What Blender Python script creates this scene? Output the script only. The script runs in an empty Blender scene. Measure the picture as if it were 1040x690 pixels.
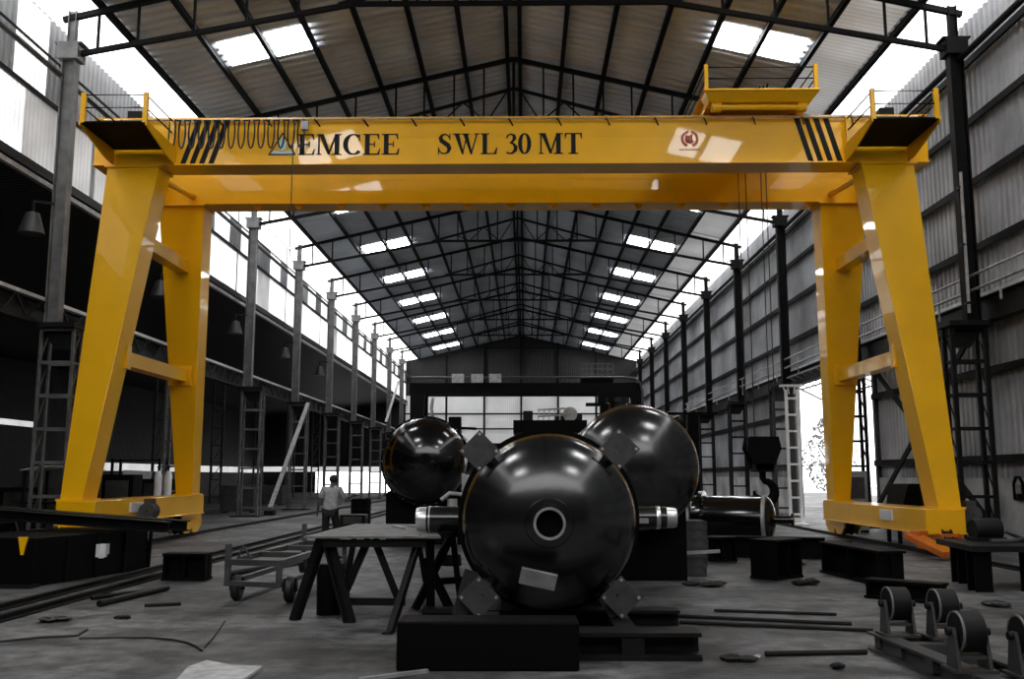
import bpy, math, random
from mathutils import Vector, Matrix
R = random.Random(11)
C = bpy.context.scene.collection
PI = math.pi
V = Vector

# ------------------------------------------------------------------ materials
def mat(name, col, rough=.5, metal=0., coat=0., noise=0., nscale=6., bump=0., spec=.5, wave=None, wamp=.3, coatr=.03):
    m = bpy.data.materials.new(name); m.use_nodes = True
    nt = m.node_tree; N = nt.nodes; L = nt.links
    b = N['Principled BSDF']
    b.inputs['Base Color'].default_value = (*col, 1)
    b.inputs['Roughness'].default_value = rough
    b.inputs['Metallic'].default_value = metal
    b.inputs['Coat Weight'].default_value = coat
    b.inputs['Coat Roughness'].default_value = coatr
    b.inputs['Specular IOR Level'].default_value = spec
    tc = N.new('ShaderNodeTexCoord')
    nz = N.new('ShaderNodeTexNoise'); nz.inputs['Scale'].default_value = nscale; nz.inputs['Detail'].default_value = 6
    L.new(tc.outputs['Object'], nz.inputs['Vector'])
    rp = N.new('ShaderNodeValToRGB')
    rp.color_ramp.elements[0].position = .3; rp.color_ramp.elements[1].position = .72
    rp.color_ramp.elements[0].color = (*[c * (1 - noise) for c in col], 1)
    rp.color_ramp.elements[1].color = (*[min(1, c * (1 + noise)) for c in col], 1)
    L.new(nz.outputs['Fac'], rp.inputs['Fac'])
    L.new(rp.outputs['Color'], b.inputs['Base Color'])
    if bump:
        bp = N.new('ShaderNodeBump'); bp.inputs['Strength'].default_value = bump; bp.inputs['Distance'].default_value = .02
        L.new(nz.outputs['Fac'], bp.inputs['Height']); L.new(bp.outputs['Normal'], b.inputs['Normal'])
    if wave:
        w = N.new('ShaderNodeTexWave'); w.bands_direction = wave[0]; w.inputs['Scale'].default_value = wave[1]
        L.new(tc.outputs['Object'], w.inputs['Vector'])
        bp = N.new('ShaderNodeBump'); bp.inputs['Strength'].default_value = wamp; bp.inputs['Distance'].default_value = .04
        L.new(w.outputs['Fac'], bp.inputs['Height']); L.new(bp.outputs['Normal'], b.inputs['Normal'])
    return m

def glow(name, strength, wave=None, dirt=.35, nscale=.6):
    """emissive sheet"""
    m = bpy.data.materials.new(name); m.use_nodes = True
    nt = m.node_tree; N = nt.nodes; L = nt.links
    b = N['Principled BSDF']; b.inputs['Base Color'].default_value = (.6, .6, .6, 1); b.inputs['Roughness'].default_value = .6
    b.inputs['Emission Color'].default_value = (1, 1, 1, 1)
    tc = N.new('ShaderNodeTexCoord'); nz = N.new('ShaderNodeTexNoise')
    nz.inputs['Scale'].default_value = nscale; nz.inputs['Detail'].default_value = 4
    L.new(tc.outputs['Object'], nz.inputs['Vector'])
    mp = N.new('ShaderNodeMapRange'); mp.inputs['From Min'].default_value = .3; mp.inputs['From Max'].default_value = .7
    mp.inputs['To Min'].default_value = strength * (1 - dirt); mp.inputs['To Max'].default_value = strength
    L.new(nz.outputs['Fac'], mp.inputs['Value']); out = mp.outputs['Result']
    if wave:
        w = N.new('ShaderNodeTexWave'); w.bands_direction = wave[0]; w.inputs['Scale'].default_value = wave[1]
        L.new(tc.outputs['Object'], w.inputs['Vector'])
        m2 = N.new('ShaderNodeMapRange'); m2.inputs['To Min'].default_value = .6; m2.inputs['To Max'].default_value = 1.
        L.new(w.outputs['Fac'], m2.inputs['Value'])
        mu = N.new('ShaderNodeMath'); mu.operation = 'MULTIPLY'
        L.new(out, mu.inputs[0]); L.new(m2.outputs['Result'], mu.inputs[1]); out = mu.outputs[0]
    L.new(out, b.inputs['Emission Strength'])
    return m

M = {}
M['yellow'] = mat('yellow_gloss_paint', (.93, .48, .003), .35, 0, .45, .05, 1.2, spec=.25)
M['red_paint'] = mat('red_oxide_paint', (.55, .13, .01), .35, 0, .3, .15, 3)
M['black'] = mat('black_paint', (.003, .003, .003), .6, spec=.06)
M['rubber'] = mat('black_cable', (.01, .01, .01), .5)
M['ink'] = mat('black_lettering', (.004, .004, .005), .5, spec=.2)
M['emblem_blue'] = mat('pale_blue_emblem', (.50, .72, .80), .4)
M['logo_red'] = mat('red_logo_paint', (.62, .10, .02), .4)
M['steel_dark'] = mat('dark_steel', (.006, .006, .006), .55, .0, 0, .4, 5, spec=.2)
M['steel_mid'] = mat('grey_painted_steel', (.045, .045, .045), .5, .0, 0, .35, 4)
M['steel_light'] = mat('light_grey_steel', (.32, .32, .32), .45, .2, 0, .3, 5)
M['steel_bright'] = mat('bare_bright_steel', (.7, .7, .7), .3, .8, 0, .2, 9)
M['white_paint'] = mat('white_paint', (.75, .75, .75), .5, 0, 0, .1, 4)
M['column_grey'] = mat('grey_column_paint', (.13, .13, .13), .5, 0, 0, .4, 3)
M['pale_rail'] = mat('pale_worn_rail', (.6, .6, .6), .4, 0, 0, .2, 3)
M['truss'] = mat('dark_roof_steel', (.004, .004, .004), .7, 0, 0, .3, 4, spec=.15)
M['roof'] = mat('corrugated_roof_sheet', (.49, .52, .565), .5, .0, 0, .2, .5)
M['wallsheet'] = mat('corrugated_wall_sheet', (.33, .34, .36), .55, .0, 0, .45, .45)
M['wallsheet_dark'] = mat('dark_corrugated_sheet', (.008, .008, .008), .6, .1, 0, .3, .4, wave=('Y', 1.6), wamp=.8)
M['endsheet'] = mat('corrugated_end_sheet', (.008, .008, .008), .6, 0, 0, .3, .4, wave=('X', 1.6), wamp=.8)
M['plinth'] = mat('stained_plinth_plaster', (.42, .42, .42), .8, 0, 0, .45, 1.1)
M['vessel'] = mat('dark_primer_on_steel', (.006, .006, .006), .2, .0, .3, .35, 2.2, bump=.22, spec=.8, coatr=.12)
M['vessel_black'] = mat('black_gloss_vessel_paint', (.003, .003, .003), .16, 0, .5, .2, 3, coatr=.06)
M['plate'] = mat('grey_mild_steel_plate', (.04, .04, .04), .6, .1, 0, .35, 7)
M['skin'] = mat('skin', (.10, .10, .10), .6)
M['shirt'] = mat('pale_cotton_shirt', (.36, .36, .36), .9, 0, 0, .2, 12)
M['cloth_dark'] = mat('dark_trouser_cloth', (.012, .012, .012), .9)
M['hair'] = mat('black_hair', (.006, .006, .006), .6)
M['board'] = mat('pale_dusty_board', (.42, .42, .42), .85, 0, 0, .3, 9)
M['timber'] = mat('dark_packing_timber', (.05, .05, .05), .8, 0, 0, .5, 9)
M['leaf'] = mat('pale_tree_leaves', (.30, .30, .30), .8, 0, 0, .5, 5)
M['rag'] = mat('grimy_rag_cloth', (.016, .016, .016), .9, 0, 0, .8, 14)
M['ground'] = mat('sunlit_ground', (.6, .6, .6), .9, 0, 0, .1, 1)
M['sky_sheet'] = glow('roof_skylight_sheet', 21.0, dirt=.15)
M['eave_sheet'] = glow('eave_translucent_sheet', 3.2, dirt=.15)
M['eave_glow'] = glow('roof_sheet_painted_glow', .42, ('Y', 1.6), .5, .5)  # plain roof sheet; the glow falling on it is put in as emission
M['clad_glow'] = glow('translucent_wall_sheet', 1.6, ('Y', 1.6), .45, .7)
M['clad_dim'] = glow('grimy_translucent_wall_sheet', .42, ('Y', 1.6), .7, .8)
M['end_glow'] = glow('translucent_end_sheet', .30, ('X', 1.6), .4, .5)
M['strip_glow'] = glow('daylit_aisle_window', .8, None, .5, .5)

def concrete():
    m = bpy.data.materials.new('worn_concrete_floor'); m.use_nodes = True
    nt = m.node_tree; N = nt.nodes; L = nt.links; b = N['Principled BSDF']
    tc = N.new('ShaderNodeTexCoord')
    def nz(s, d=6):
        n = N.new('ShaderNodeTexNoise'); n.inputs['Scale'].default_value = s; n.inputs['Detail'].default_value = d
        L.new(tc.outputs['Object'], n.inputs['Vector']); return n.outputs['Fac']
    def ramp(src, p0, c0, p1, c1):
        r = N.new('ShaderNodeValToRGB'); e = r.color_ramp.elements
        e[0].position = p0; e[1].position = p1; e[0].color = (c0, c0, c0, 1); e[1].color = (c1, c1, c1, 1)
        L.new(src, r.inputs['Fac']); return r.outputs['Color']
    def mul(a, c):
        x = N.new('ShaderNodeMix'); x.data_type = 'RGBA'; x.blend_type = 'MULTIPLY'; x.inputs['Factor'].default_value = 1
        L.new(a, x.inputs['A']); L.new(c, x.inputs['B']); return x.outputs['Result']
    c = mul(ramp(nz(.35), .38, .05, .66, .27), ramp(nz(5, 8), .3, .3, .65, 1.))
    c = mul(c, ramp(nz(1.6, 8), .38, .3, .52, 1.))
    c = mul(c, ramp(nz(40, 4), .35, .7, .6, 1.))
    L.new(c, b.inputs['Base Color']); b.inputs['Roughness'].default_value = .62
    bp = N.new('ShaderNodeBump'); bp.inputs['Strength'].default_value = .6; bp.inputs['Distance'].default_value = .02
    L.new(nz(14, 8), bp.inputs['Height']); L.new(bp.outputs['Normal'], b.inputs['Normal'])
    return m
M['floor'] = concrete()

# ------------------------------------------------------------------ mesh builder
ORG = {}
class MB:
    def __init__(s): s.v = []; s.f = []; s.mi = []
    def add(s, vs, fs):
        n = len(s.v); s.v += [V(p) for p in vs]; s.f += [tuple(i + n for i in f) for f in fs]; return s
    def hexa(s, p):  # 8 points: bottom loop 4, top loop 4
        return s.add(p, [(3, 2, 1, 0), (4, 5, 6, 7), (0, 1, 5, 4), (1, 2, 6, 5), (2, 3, 7, 6), (3, 0, 4, 7)])
    def box(s, x0, x1, y0, y1, z0, z1):
        return s.hexa([(x0, y0, z0), (x1, y0, z0), (x1, y1, z0), (x0, y1, z0), (x0, y0, z1), (x1, y0, z1), (x1, y1, z1), (x0, y1, z1)])
    def obox(s, c, size, rz=0, rx=0, ry=0):
        m = Matrix.Translation(V(c)) @ Matrix.Rotation(rz, 4, 'Z') @ Matrix.Rotation(ry, 4, 'Y') @ Matrix.Rotation(rx, 4, 'X')
        a, b, h = size[0] / 2, size[1] / 2, size[2] / 2
        return s.hexa([m @ V(q) for q in [(-a, -b, -h), (a, -b, -h), (a, b, -h), (-a, b, -h), (-a, -b, h), (a, -b, h), (a, b, h), (-a, b, h)]])
    def frame(s, p0, p1, up=(0, 0, 1)):
        d = (V(p1) - V(p0)).normalized(); u = V(up)
        if abs(d.dot(u)) > .98: u = V((0, 1, 0))
        a = d.cross(u).normalized(); b = a.cross(d).normalized(); return a, b
    def bar(s, p0, p1, w, h=None, up=(0, 0, 1)):
        h = h or w; a, b = s.frame(p0, p1, up); p0 = V(p0); p1 = V(p1); a = a * w / 2; b = b * h / 2
        return s.hexa([p0 - a - b, p0 + a - b, p1 + a - b, p1 - a - b, p0 - a + b, p0 + a + b, p1 + a + b, p1 - a + b])
    def ibeam(s, p0, p1, w, h, t=.03, up=(0, 0, 1)):
        a, b = s.frame(p0, p1, up); p0 = V(p0); p1 = V(p1); o = b * (h / 2 - t / 2)
        s.bar(p0 + o, p1 + o, w, t, up); s.bar(p0 - o, p1 - o, w, t, up)
        return s.bar(p0, p1, t, h - 2 * t, up)
    def angle(s, p0, p1, w, t=.02, up=(0, 0, 1)):
        a, b = s.frame(p0, p1, up); p0 = V(p0); p1 = V(p1)
        s.bar(p0 - b * w / 2, p1 - b * w / 2, w, t, up)
        return s.bar(p0 - a * w / 2, p1 - a * w / 2, t, w, up)
    def tube(s, pts, r, n=8, caps=True):
        pts = [V(p) for p in pts]; rs = r if isinstance(r, (list, tuple)) else [r] * len(pts)
        rings = []; a = None
        for i, p in enumerate(pts):
            d = (pts[min(i + 1, len(pts) - 1)] - pts[max(i - 1, 0)]).normalized()
            if a is None:
                u = V((0, 0, 1)) if abs(d.z) < .9 else V((1, 0, 0)); a = d.cross(u).normalized()
            else:
                a = (a - d * a.dot(d)).normalized()
            b = d.cross(a); rings.append([p + (a * math.cos(2 * PI * k / n) + b * math.sin(2 * PI * k / n)) * rs[i] for k in range(n)])
        vs = [q for g in rings for q in g]; fs = []
        for i in range(len(pts) - 1):
            for k in range(n): fs.append((i * n + k, i * n + (k + 1) % n, (i + 1) * n + (k + 1) % n, (i + 1) * n + k))
        if caps: fs += [tuple(range(n - 1, -1, -1)), tuple(range((len(pts) - 1) * n, len(pts) * n))]
        return s.add(vs, fs)
    def lathe(s, prof, org, axis, n=40):
        """prof: (r, t) along axis"""
        ax = V(axis).normalized(); u = V((0, 0, 1)) if abs(ax.z) < .9 else V((1, 0, 0)); a = ax.cross(u).normalized(); b = ax.cross(a); o = V(org)
        vs = []; fs = []
        for r, t in prof:
            for k in range(n): vs.append(o + ax * t + (a * math.cos(2 * PI * k / n) + b * math.sin(2 * PI * k / n)) * max(r, 1e-4))
        for i in range(len(prof) - 1):
            for k in range(n): fs.append((i * n + k, i * n + (k + 1) % n, (i + 1) * n + (k + 1) % n, (i + 1) * n + k))
        return s.add(vs, fs)
    def prism(s, poly, o, ex, ey, ez):
        """2D polygon (a,b) placed at o + a*ex + b*ey, extruded by vector ez"""
        o = V(o); ex = V(ex); ey = V(ey); ez = V(ez); n = len(poly)
        vs = [o + ex * a + ey * b for a, b in poly]; vs += [q + ez for q in vs]
        return s.add(vs, [tuple(range(n - 1, -1, -1)), tuple(range(n, 2 * n))] + [(i, (i + 1) % n, n + (i + 1) % n, n + i) for i in range(n)])
    def ball(s, c, r, sc=(1, 1, 1), n=16, m=10):
        prof = []; c = V(c)
        vs = []; fs = []
        for i in range(m + 1):
            th = PI * i / m
            for k in range(n):
                ph = 2 * PI * k / n
                vs.append(c + V((r * sc[0] * math.sin(th) * math.cos(ph), r * sc[1] * math.sin(th) * math.sin(ph), r * sc[2] * math.cos(th))))
        for i in range(m):
            for k in range(n): fs.append((i * n + k, (i + 1) * n + k, (i + 1) * n + (k + 1) % n, i * n + (k + 1) % n))
        return s.add(vs, fs)
    def build(s, name, m, parent=None, bevel=0, smooth=True, org=None):
        if parent is not None: o3 = ORG[parent.name]
        elif org is not None: o3 = V(org)
        else:
            xs = [p.x for p in s.v]; ys = [p.y for p in s.v]; zs = [p.z for p in s.v]
            o3 = V(((min(xs) + max(xs)) / 2, (min(ys) + max(ys)) / 2, min(zs)))
        me = bpy.data.meshes.new(name)
        me.from_pydata([p - o3 for p in s.v], [], s.f); me.validate(); me.update()
        import bmesh
        bm = bmesh.new(); bm.from_mesh(me); bmesh.ops.recalc_face_normals(bm, faces=bm.faces); bm.to_mesh(me); bm.free()
        me.materials.append(m if not isinstance(m, str) else M[m])
        if smooth:
            me.shade_smooth(); me.set_sharp_from_angle(angle=math.radians(32))
        o = bpy.data.objects.new(name, me); C.objects.link(o)
        if parent is not None: o.parent = parent
        else: o.location = o3
        ORG[o.name] = o3
        if bevel:
            b = o.modifiers.new('bevel', 'BEVEL'); b.width = bevel; b.segments = 2; b.limit_method = 'ANGLE'; b.angle_limit = math.radians(40)
        return o

def tag(o, label, cat, group=None, kind=None):
    o['label'] = label; o['category'] = cat
    if group: o['group'] = group
    if kind: o['kind'] = kind
    return o
def thing(name, label, cat, loc=(0, 0, 0), group=None):
    o = bpy.data.objects.new(name, None); C.objects.link(o); o.location = loc; o.empty_display_size = .2
    ORG[o.name] = V(loc); return tag(o, label, cat, group)
def struct(o, label=None, cat=None):
    o['kind'] = 'structure'
    if label: o['label'] = label
    if cat: o['category'] = cat
    return o
def copy_tree(o, loc=None, label=None, group=None, parent=None):
    c = o.copy(); C.objects.link(c)
    if parent is not None: c.parent = parent
    if loc is not None: c.location = loc; ORG[c.name] = V(loc)
    if label: c['label'] = label
    if group: c['group'] = group
    for ch in list(o.children): copy_tree(ch, parent=c)
    return c
ORD = ['first', 'second', 'third', 'fourth', 'fifth', 'sixth', 'seventh', 'eighth', 'ninth', 'tenth', 'eleventh']

# ------------------------------------------------------------------ layout constants (metres; hall axis = +Y, ridge over X = 0)
Y0, BAY, NF = 22.7, 8.2, 10
YF = [Y0 + BAY * k for k in range(NF)]            # frames; the last one is the end wall
YN, YE = -9.0, YF[-1] + .3                        # near (open) end and far end
XW = 11.6                                         # wall planes
def zr(x): return 15.8 - .232 * abs(x)            # underside of roof sheet

# ------------------------------------------------------------------ camera
cam = bpy.data.cameras.new('camera'); co = bpy.data.objects.new('camera', cam); C.objects.link(co)
cam.sensor_fit = 'HORIZONTAL'; cam.sensor_width = 36; cam.lens = 36 * 980 / 1040.
cam.clip_start = .05; cam.clip_end = 500
co.location = (.35, 0, 1.6); co.rotation_euler = (PI / 2 + math.radians(8.073), 0, math.radians(.752))
bpy.context.scene.camera = co

# ------------------------------------------------------------------ floor, ceiling, walls
b = MB(); b.add([(-26, YN - 6, 0), (30, YN - 6, 0), (30, YE, 0), (-26, YE, 0), (-26, YN - 6, -.2), (30, YN - 6, -.2), (30, YE, -.2), (-26, YE, -.2)],
                [(0, 1, 2, 3), (7, 6, 5, 4), (0, 4, 5, 1), (1, 5, 6, 2), (2, 6, 7, 3), (3, 7, 4, 0)])
struct(b.build('floor', 'floor', org=(0, 0, 0)), 'worn grey concrete workshop floor')
b = MB(); b.box(30, 140, -40, 150, -.25, -.02)
struct(b.build('ground', 'ground', org=(0, 0, 0)), 'sunlit ground outside the side door')

def ribs(b, fun, u0, u1, pitch, depth):
    """corrugated sheet: fun(u, e, k) -> point, k = 0/1 the two long edges, e = rib height"""
    us = []; n = max(1, int((u1 - u0) / pitch))
    p = (u1 - u0) / n
    for i in range(n): us += [(u0 + i * p, 0), (u0 + (i + .34) * p, 0), (u0 + (i + .46) * p, depth), (u0 + (i + .88) * p, depth)]
    us.append((u1, 0)); vs = []
    for u, e in us: vs += [fun(u, e, 0), fun(u, e, 1)]
    b.add(vs, [(2 * i, 2 * i + 1, 2 * i + 3, 2 * i + 2) for i in range(len(us) - 1)])
b = MB()
for s in (-1, 1):
    x = s * 12.1
    ribs(b, lambda u, e, k: (0 if k == 0 else x, u, (zr(0) if k == 0 else zr(x)) + e), YN, YE, .40, .085)
    continue
    b.add([(0, YN, zr(0)), (x, YN, zr(x)), (x, YE, zr(x)), (0, YE, zr(0)), (0, YN, zr(0) + .06), (x, YN, zr(x) + .06), (x, YE, zr(x) + .06), (0, YE, zr(0) + .06)],
          [(0, 1, 2, 3), (4, 5, 6, 7), (0, 1, 5, 4), (1, 2, 6, 5), (2, 3, 7, 6)])
ceil = struct(b.build('ceiling', 'roof', smooth=False, org=(0, 0, 0)), 'pitched corrugated sheet roof seen from below')
PX = [.18, 1.6, 3.0, 4.45, 5.87, 7.15, 8.6, 10.25]
for s in (-1, 1):
    for x in PX:
        b = MB(); x *= s; z = zr(x)
        b.bar((x, YN, z - .09), (x, YE, z - .09), .07, .16); b.bar((x + s * .05, YN, z - .16), (x + s * .05, YE, z - .16), .1, .02)
        b.build('purlin', 'truss', ceil, smooth=False)

# skylights: two sheets per bay and slope
wn = [0]
def window(b, m, label):
    wn[0] += 1; return struct(b.build('window_%d' % wn[0], m, smooth=False), label)
def slope_sheet(xa, xb, ya, yb, off):
    b = MB(); z0, z1 = zr(xa) - off, zr(xb) - off
    b.hexa([(xa, ya, z0 - .012), (xb, ya, z1 - .012), (xb, yb, z1 - .012), (xa, yb, z0 - .012), (xa, ya, z0), (xb, ya, z1), (xb, yb, z1), (xa, yb, z0)])
    return b
SKY = [(5.0, 7.7)] + [(26.0 + BAY * k, 27.5 + BAY * k + .04 * k) for k in range(-1, 9)]
SKY += [(-5.2, -2.6)]
for s, side in ((-1, 'left'), (1, 'right')):
    for i, (ya, yb) in enumerate(SKY):
        j = R.uniform(-.15, .15) if i > 2 else 0
        if yb > YE - 1: continue
        window(slope_sheet(s * 5.92, s * 7.08, ya + j, yb + j, .012), 'sky_sheet', 'bright skylight sheet in the %s roof slope' % side)
        window(slope_sheet(s * 7.22, s * 8.42, ya + j - .05, yb + j - .05, .012), 'sky_sheet', 'bright skylight sheet in the %s roof slope, outer one' % side)
ends = [YN, -1.9, 6.3, 14.5] + YF
for s, side in ((-1, 'left'), (1, 'right')):
    for ya, yb in zip(ends[:-1], ends[1:]):
        window(slope_sheet(s * 10.36, s * 11.95, ya + .02, yb - .02, .014), 'eave_sheet', 'white translucent roof strip along the %s eaves' % side)
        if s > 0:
            window(slope_sheet(8.7, 10.15, ya + .1, yb - .1, .014), 'eave_glow', 'roof sheet beside the right eaves with painted-in glow from the eaves strip')  # emission stands in for eaves light grazing the roof, not a real window

# left wall: open arcade below, sheeted above z = 9
b = MB(); ribs(b, lambda u, e, k: (-XW - e, u, 9.0 if k == 0 else zr(XW) + .03), YN, YE, .26, .045)
wl = struct(b.build('wall_left', 'wallsheet', smooth=False, org=(0, 0, 0)), 'corrugated sheeting high on the left side above the open aisle')
for z, w in ((9.0, .22), (10.85, .10), (12.0, .06)):
    g = MB(); g.bar((-XW + .09, YN, z), (-XW + .09, YE, z), w * .6, w); g.build('girt', 'truss' if z > 9.1 else 'steel_dark', wl, smooth=False)
g = MB(); g.bar((-XW + .16, YN, 8.72), (-XW + .16, YE, 8.72), .12, .12); g.build('eaves_gutter', 'steel_light', wl, smooth=False)
g = MB(); g.tube([(-11.15, YN, 11.45), (-11.15, YE, 11.45)], .07, 10); g.build('eaves_tube', 'steel_mid', wl)
def clad(ya, yb, za, zb, m='clad_glow'):
    window(MB().box(-XW + .002, -XW + .016, ya, yb, za, zb), m, 'translucent wall sheet in the left clerestory')
near = [(14.0, 21.9, 9.1, 10.8, 'clad_glow'), (21.9, 25.5, 9.1, 10.8, 'clad_dim'), (21.3, 22.8, 10.95, 13.0, 'clad_glow')]
for a in near: clad(*a)
for k in range(0, NF - 1):
    ya = YF[k]; q = BAY / 8
    (clad(ya + .15, ya + 3 * q, 9.1, 10.78, 'clad_glow') if k else None); clad(ya + 3 * q, ya + 5 * q, 9.1, 10.78, 'clad_glow' if k % 2 else 'clad_dim'); clad(ya + 5 * q, ya + BAY - .1, 9.1, 10.78, 'clad_glow')
    if k:
        u = R.uniform(.2, .6); clad(ya + q * u, ya + q * (u + 1.6), 10.93, 12.95); clad(ya + q * (u + 4.6), ya + q * (u + 6.4), 10.93, 12.95)
        clad(ya + .1, ya + BAY - .1, 12.1, 12.98)

# right wall with side door opening (y 31.2 .. 40.4, z 0 .. 5.3)
D0, D1, DZ = 31.0, 40.2, 5.35
b = MB()
for y0_, y1_, z0_, z1_ in ((YN, D0, 1.5, 14), (D1, YE, 1.5, 14), (D0, D1, DZ, 14)):
    ribs(b, lambda u, e, k: (XW + e, u, z0_ if k == 0 else zr(XW) + .03), y0_, y1_, .26, .045)
wr = struct(b.build('wall_right', 'wallsheet', smooth=False, org=(0, 0, 0)), 'tall corrugated sheet wall on the right')
g = MB(); g.box(XW - .06, XW + .12, YN, D0, 0, 1.56); g.box(XW - .06, XW + .12, D1, YE, 0, 1.56)
g.build('plinth', 'plinth', wr, smooth=False)
for z in (2.05, 4.15, 5.6, 7.2, 8.85, 10.4, 11.9):
    for y0_, y1_ in (((YN, D0), (D1, YE)) if z < DZ else ((YN, YE),)):
        g = MB(); g.bar((XW - .09, y0_, z), (XW - .09, y1_, z), .16, .1); g.bar((XW - .16, y0_, z - .06), (XW - .16, y1_, z - .06), .03, .14); g.build('girt', 'truss', wr, smooth=False)
g = MB(); g.tube([(11.05, YN, 11.75), (11.05, YE, 11.75)], .08, 8); g.build('eaves_tube', 'truss', wr)
b = MB()
for y in (D0, D1): b.box(XW - .1, XW + .16, y - .09, y + .09, 0, DZ)
b.box(XW - .1, XW + .16, D0, D1, DZ - .02, DZ + .18)
struct(b.build('door_1', 'steel_mid', smooth=False), 'frame of the bright open side door')

# far end wall with translucent band, aisle end with strip window and opening
b = MB()
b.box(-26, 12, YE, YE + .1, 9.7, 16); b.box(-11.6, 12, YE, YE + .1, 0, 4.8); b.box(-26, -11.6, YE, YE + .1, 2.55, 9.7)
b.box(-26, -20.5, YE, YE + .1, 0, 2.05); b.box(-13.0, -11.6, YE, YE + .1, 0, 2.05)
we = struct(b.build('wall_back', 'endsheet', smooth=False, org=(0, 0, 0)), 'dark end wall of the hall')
window(MB().box(-11.6, 12, YE + .02, YE + .06, 4.8, 9.7), 'end_glow', 'pale translucent sheeting across the end wall')
window(MB().box(-26, -11.6, YE + .02, YE + .06, 2.05, 2.55), 'strip_glow', 'bright strip window at the end of the left aisle')
for z in (4.8, 6.3, 7.8, 9.7):
    g = MB(); g.bar((-11.6, YE - .08, z), (12, YE - .08, z), .1, .14); g.build('girt', 'truss', we, smooth=False)
for x in (-7.5, -3.7, 0, 3.7, 7.5):
    g = MB(); g.ibeam((x, YE - .2, 0), (x, YE - .2, zr(x)), .2, .25, up=(0, 1, 0)); g.build('wind_post', 'truss', we, smooth=False)

# left aisle shell
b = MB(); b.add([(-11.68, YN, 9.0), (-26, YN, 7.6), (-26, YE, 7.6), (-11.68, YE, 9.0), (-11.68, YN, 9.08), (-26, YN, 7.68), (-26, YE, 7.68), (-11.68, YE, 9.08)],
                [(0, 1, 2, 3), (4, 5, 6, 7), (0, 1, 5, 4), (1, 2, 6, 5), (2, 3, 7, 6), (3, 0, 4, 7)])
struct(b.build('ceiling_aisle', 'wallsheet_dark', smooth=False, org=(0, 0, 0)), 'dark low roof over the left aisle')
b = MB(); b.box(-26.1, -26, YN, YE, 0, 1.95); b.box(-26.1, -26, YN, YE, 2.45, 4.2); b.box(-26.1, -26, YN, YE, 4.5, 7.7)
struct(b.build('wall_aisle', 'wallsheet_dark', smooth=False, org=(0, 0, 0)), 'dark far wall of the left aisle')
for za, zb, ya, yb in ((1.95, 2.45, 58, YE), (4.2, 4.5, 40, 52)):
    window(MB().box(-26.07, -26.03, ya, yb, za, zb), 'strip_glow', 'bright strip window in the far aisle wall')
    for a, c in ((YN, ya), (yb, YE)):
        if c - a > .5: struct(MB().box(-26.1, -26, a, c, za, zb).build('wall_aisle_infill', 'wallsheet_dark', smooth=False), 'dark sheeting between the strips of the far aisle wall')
# near end, unseen: closed low down, gable left open above for front fill light
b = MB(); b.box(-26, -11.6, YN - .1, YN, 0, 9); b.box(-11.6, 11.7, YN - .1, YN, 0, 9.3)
struct(b.build('wall_front', 'wallsheet_dark', smooth=False, org=(0, 0, 0)), 'unseen near end wall of the hall and aisle, gable left open for fill light')

# ------------------------------------------------------------------ columns
def column(s, k):
    y = YF[k]; x = s * 10.95
    side = 'left' if s < 0 else 'right'
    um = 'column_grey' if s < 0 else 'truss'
    t = thing('steel_column', '%s steel column from the front in the %s row, with a latticed lower half' % (ORD[k], side), 'column', (x, y, 0), 'steel columns along the %s side' % side)
    zl = 5.2
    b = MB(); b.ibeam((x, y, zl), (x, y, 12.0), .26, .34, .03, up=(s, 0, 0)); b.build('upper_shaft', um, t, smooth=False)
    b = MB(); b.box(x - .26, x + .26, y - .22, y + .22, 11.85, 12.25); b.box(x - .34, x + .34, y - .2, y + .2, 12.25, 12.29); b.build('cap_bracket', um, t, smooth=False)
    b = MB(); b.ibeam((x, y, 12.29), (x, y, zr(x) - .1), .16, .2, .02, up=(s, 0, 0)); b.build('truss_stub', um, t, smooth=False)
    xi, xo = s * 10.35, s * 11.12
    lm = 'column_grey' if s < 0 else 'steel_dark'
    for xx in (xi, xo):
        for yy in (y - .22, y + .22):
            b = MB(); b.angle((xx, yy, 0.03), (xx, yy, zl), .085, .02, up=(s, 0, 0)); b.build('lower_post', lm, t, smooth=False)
    b = MB(); n = 6
    for i in range(n + 1):
        z = .35 + i * (zl - .5) / n
        for yy in (y - .22, y + .22): b.bar((xi, yy, z), (xo, yy, z), .03, .07)
        for xx in (xi, xo): b.bar((xx, y - .22, z), (xx, y + .22, z), .03, .06)
        if i < n:
            z2 = z + (zl - .5) / n
            for xx in (xi, xo): b.bar((xx, y - .22, z), (xx, y + .22, z2), .02, .04)
    b.build('batten_lacing', lm, t, smooth=False)
    b = MB(); b.box(min(xi, xo) - .12, max(xi, xo) + .12, y - .42, y + .42, zl - .12, zl); b.prism([(0, 0), (.9, 0), (.5, -.6), (.1, -.6)], (xi, y - .04, zl), (s, 0, 0), (0, 0, 1), (0, .08, 0)); b.build('crane_seat', 'steel_dark', t, smooth=False)
    b = MB(); b.box(min(xi, xo) - .2, max(xi, xo) + .2, y - .5, y + .5, 0, .04); b.build('base_plate', 'steel_dark', t, smooth=False)
    return t
for k in range(NF - 1):
    column(-1, k); column(1, k)

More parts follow.
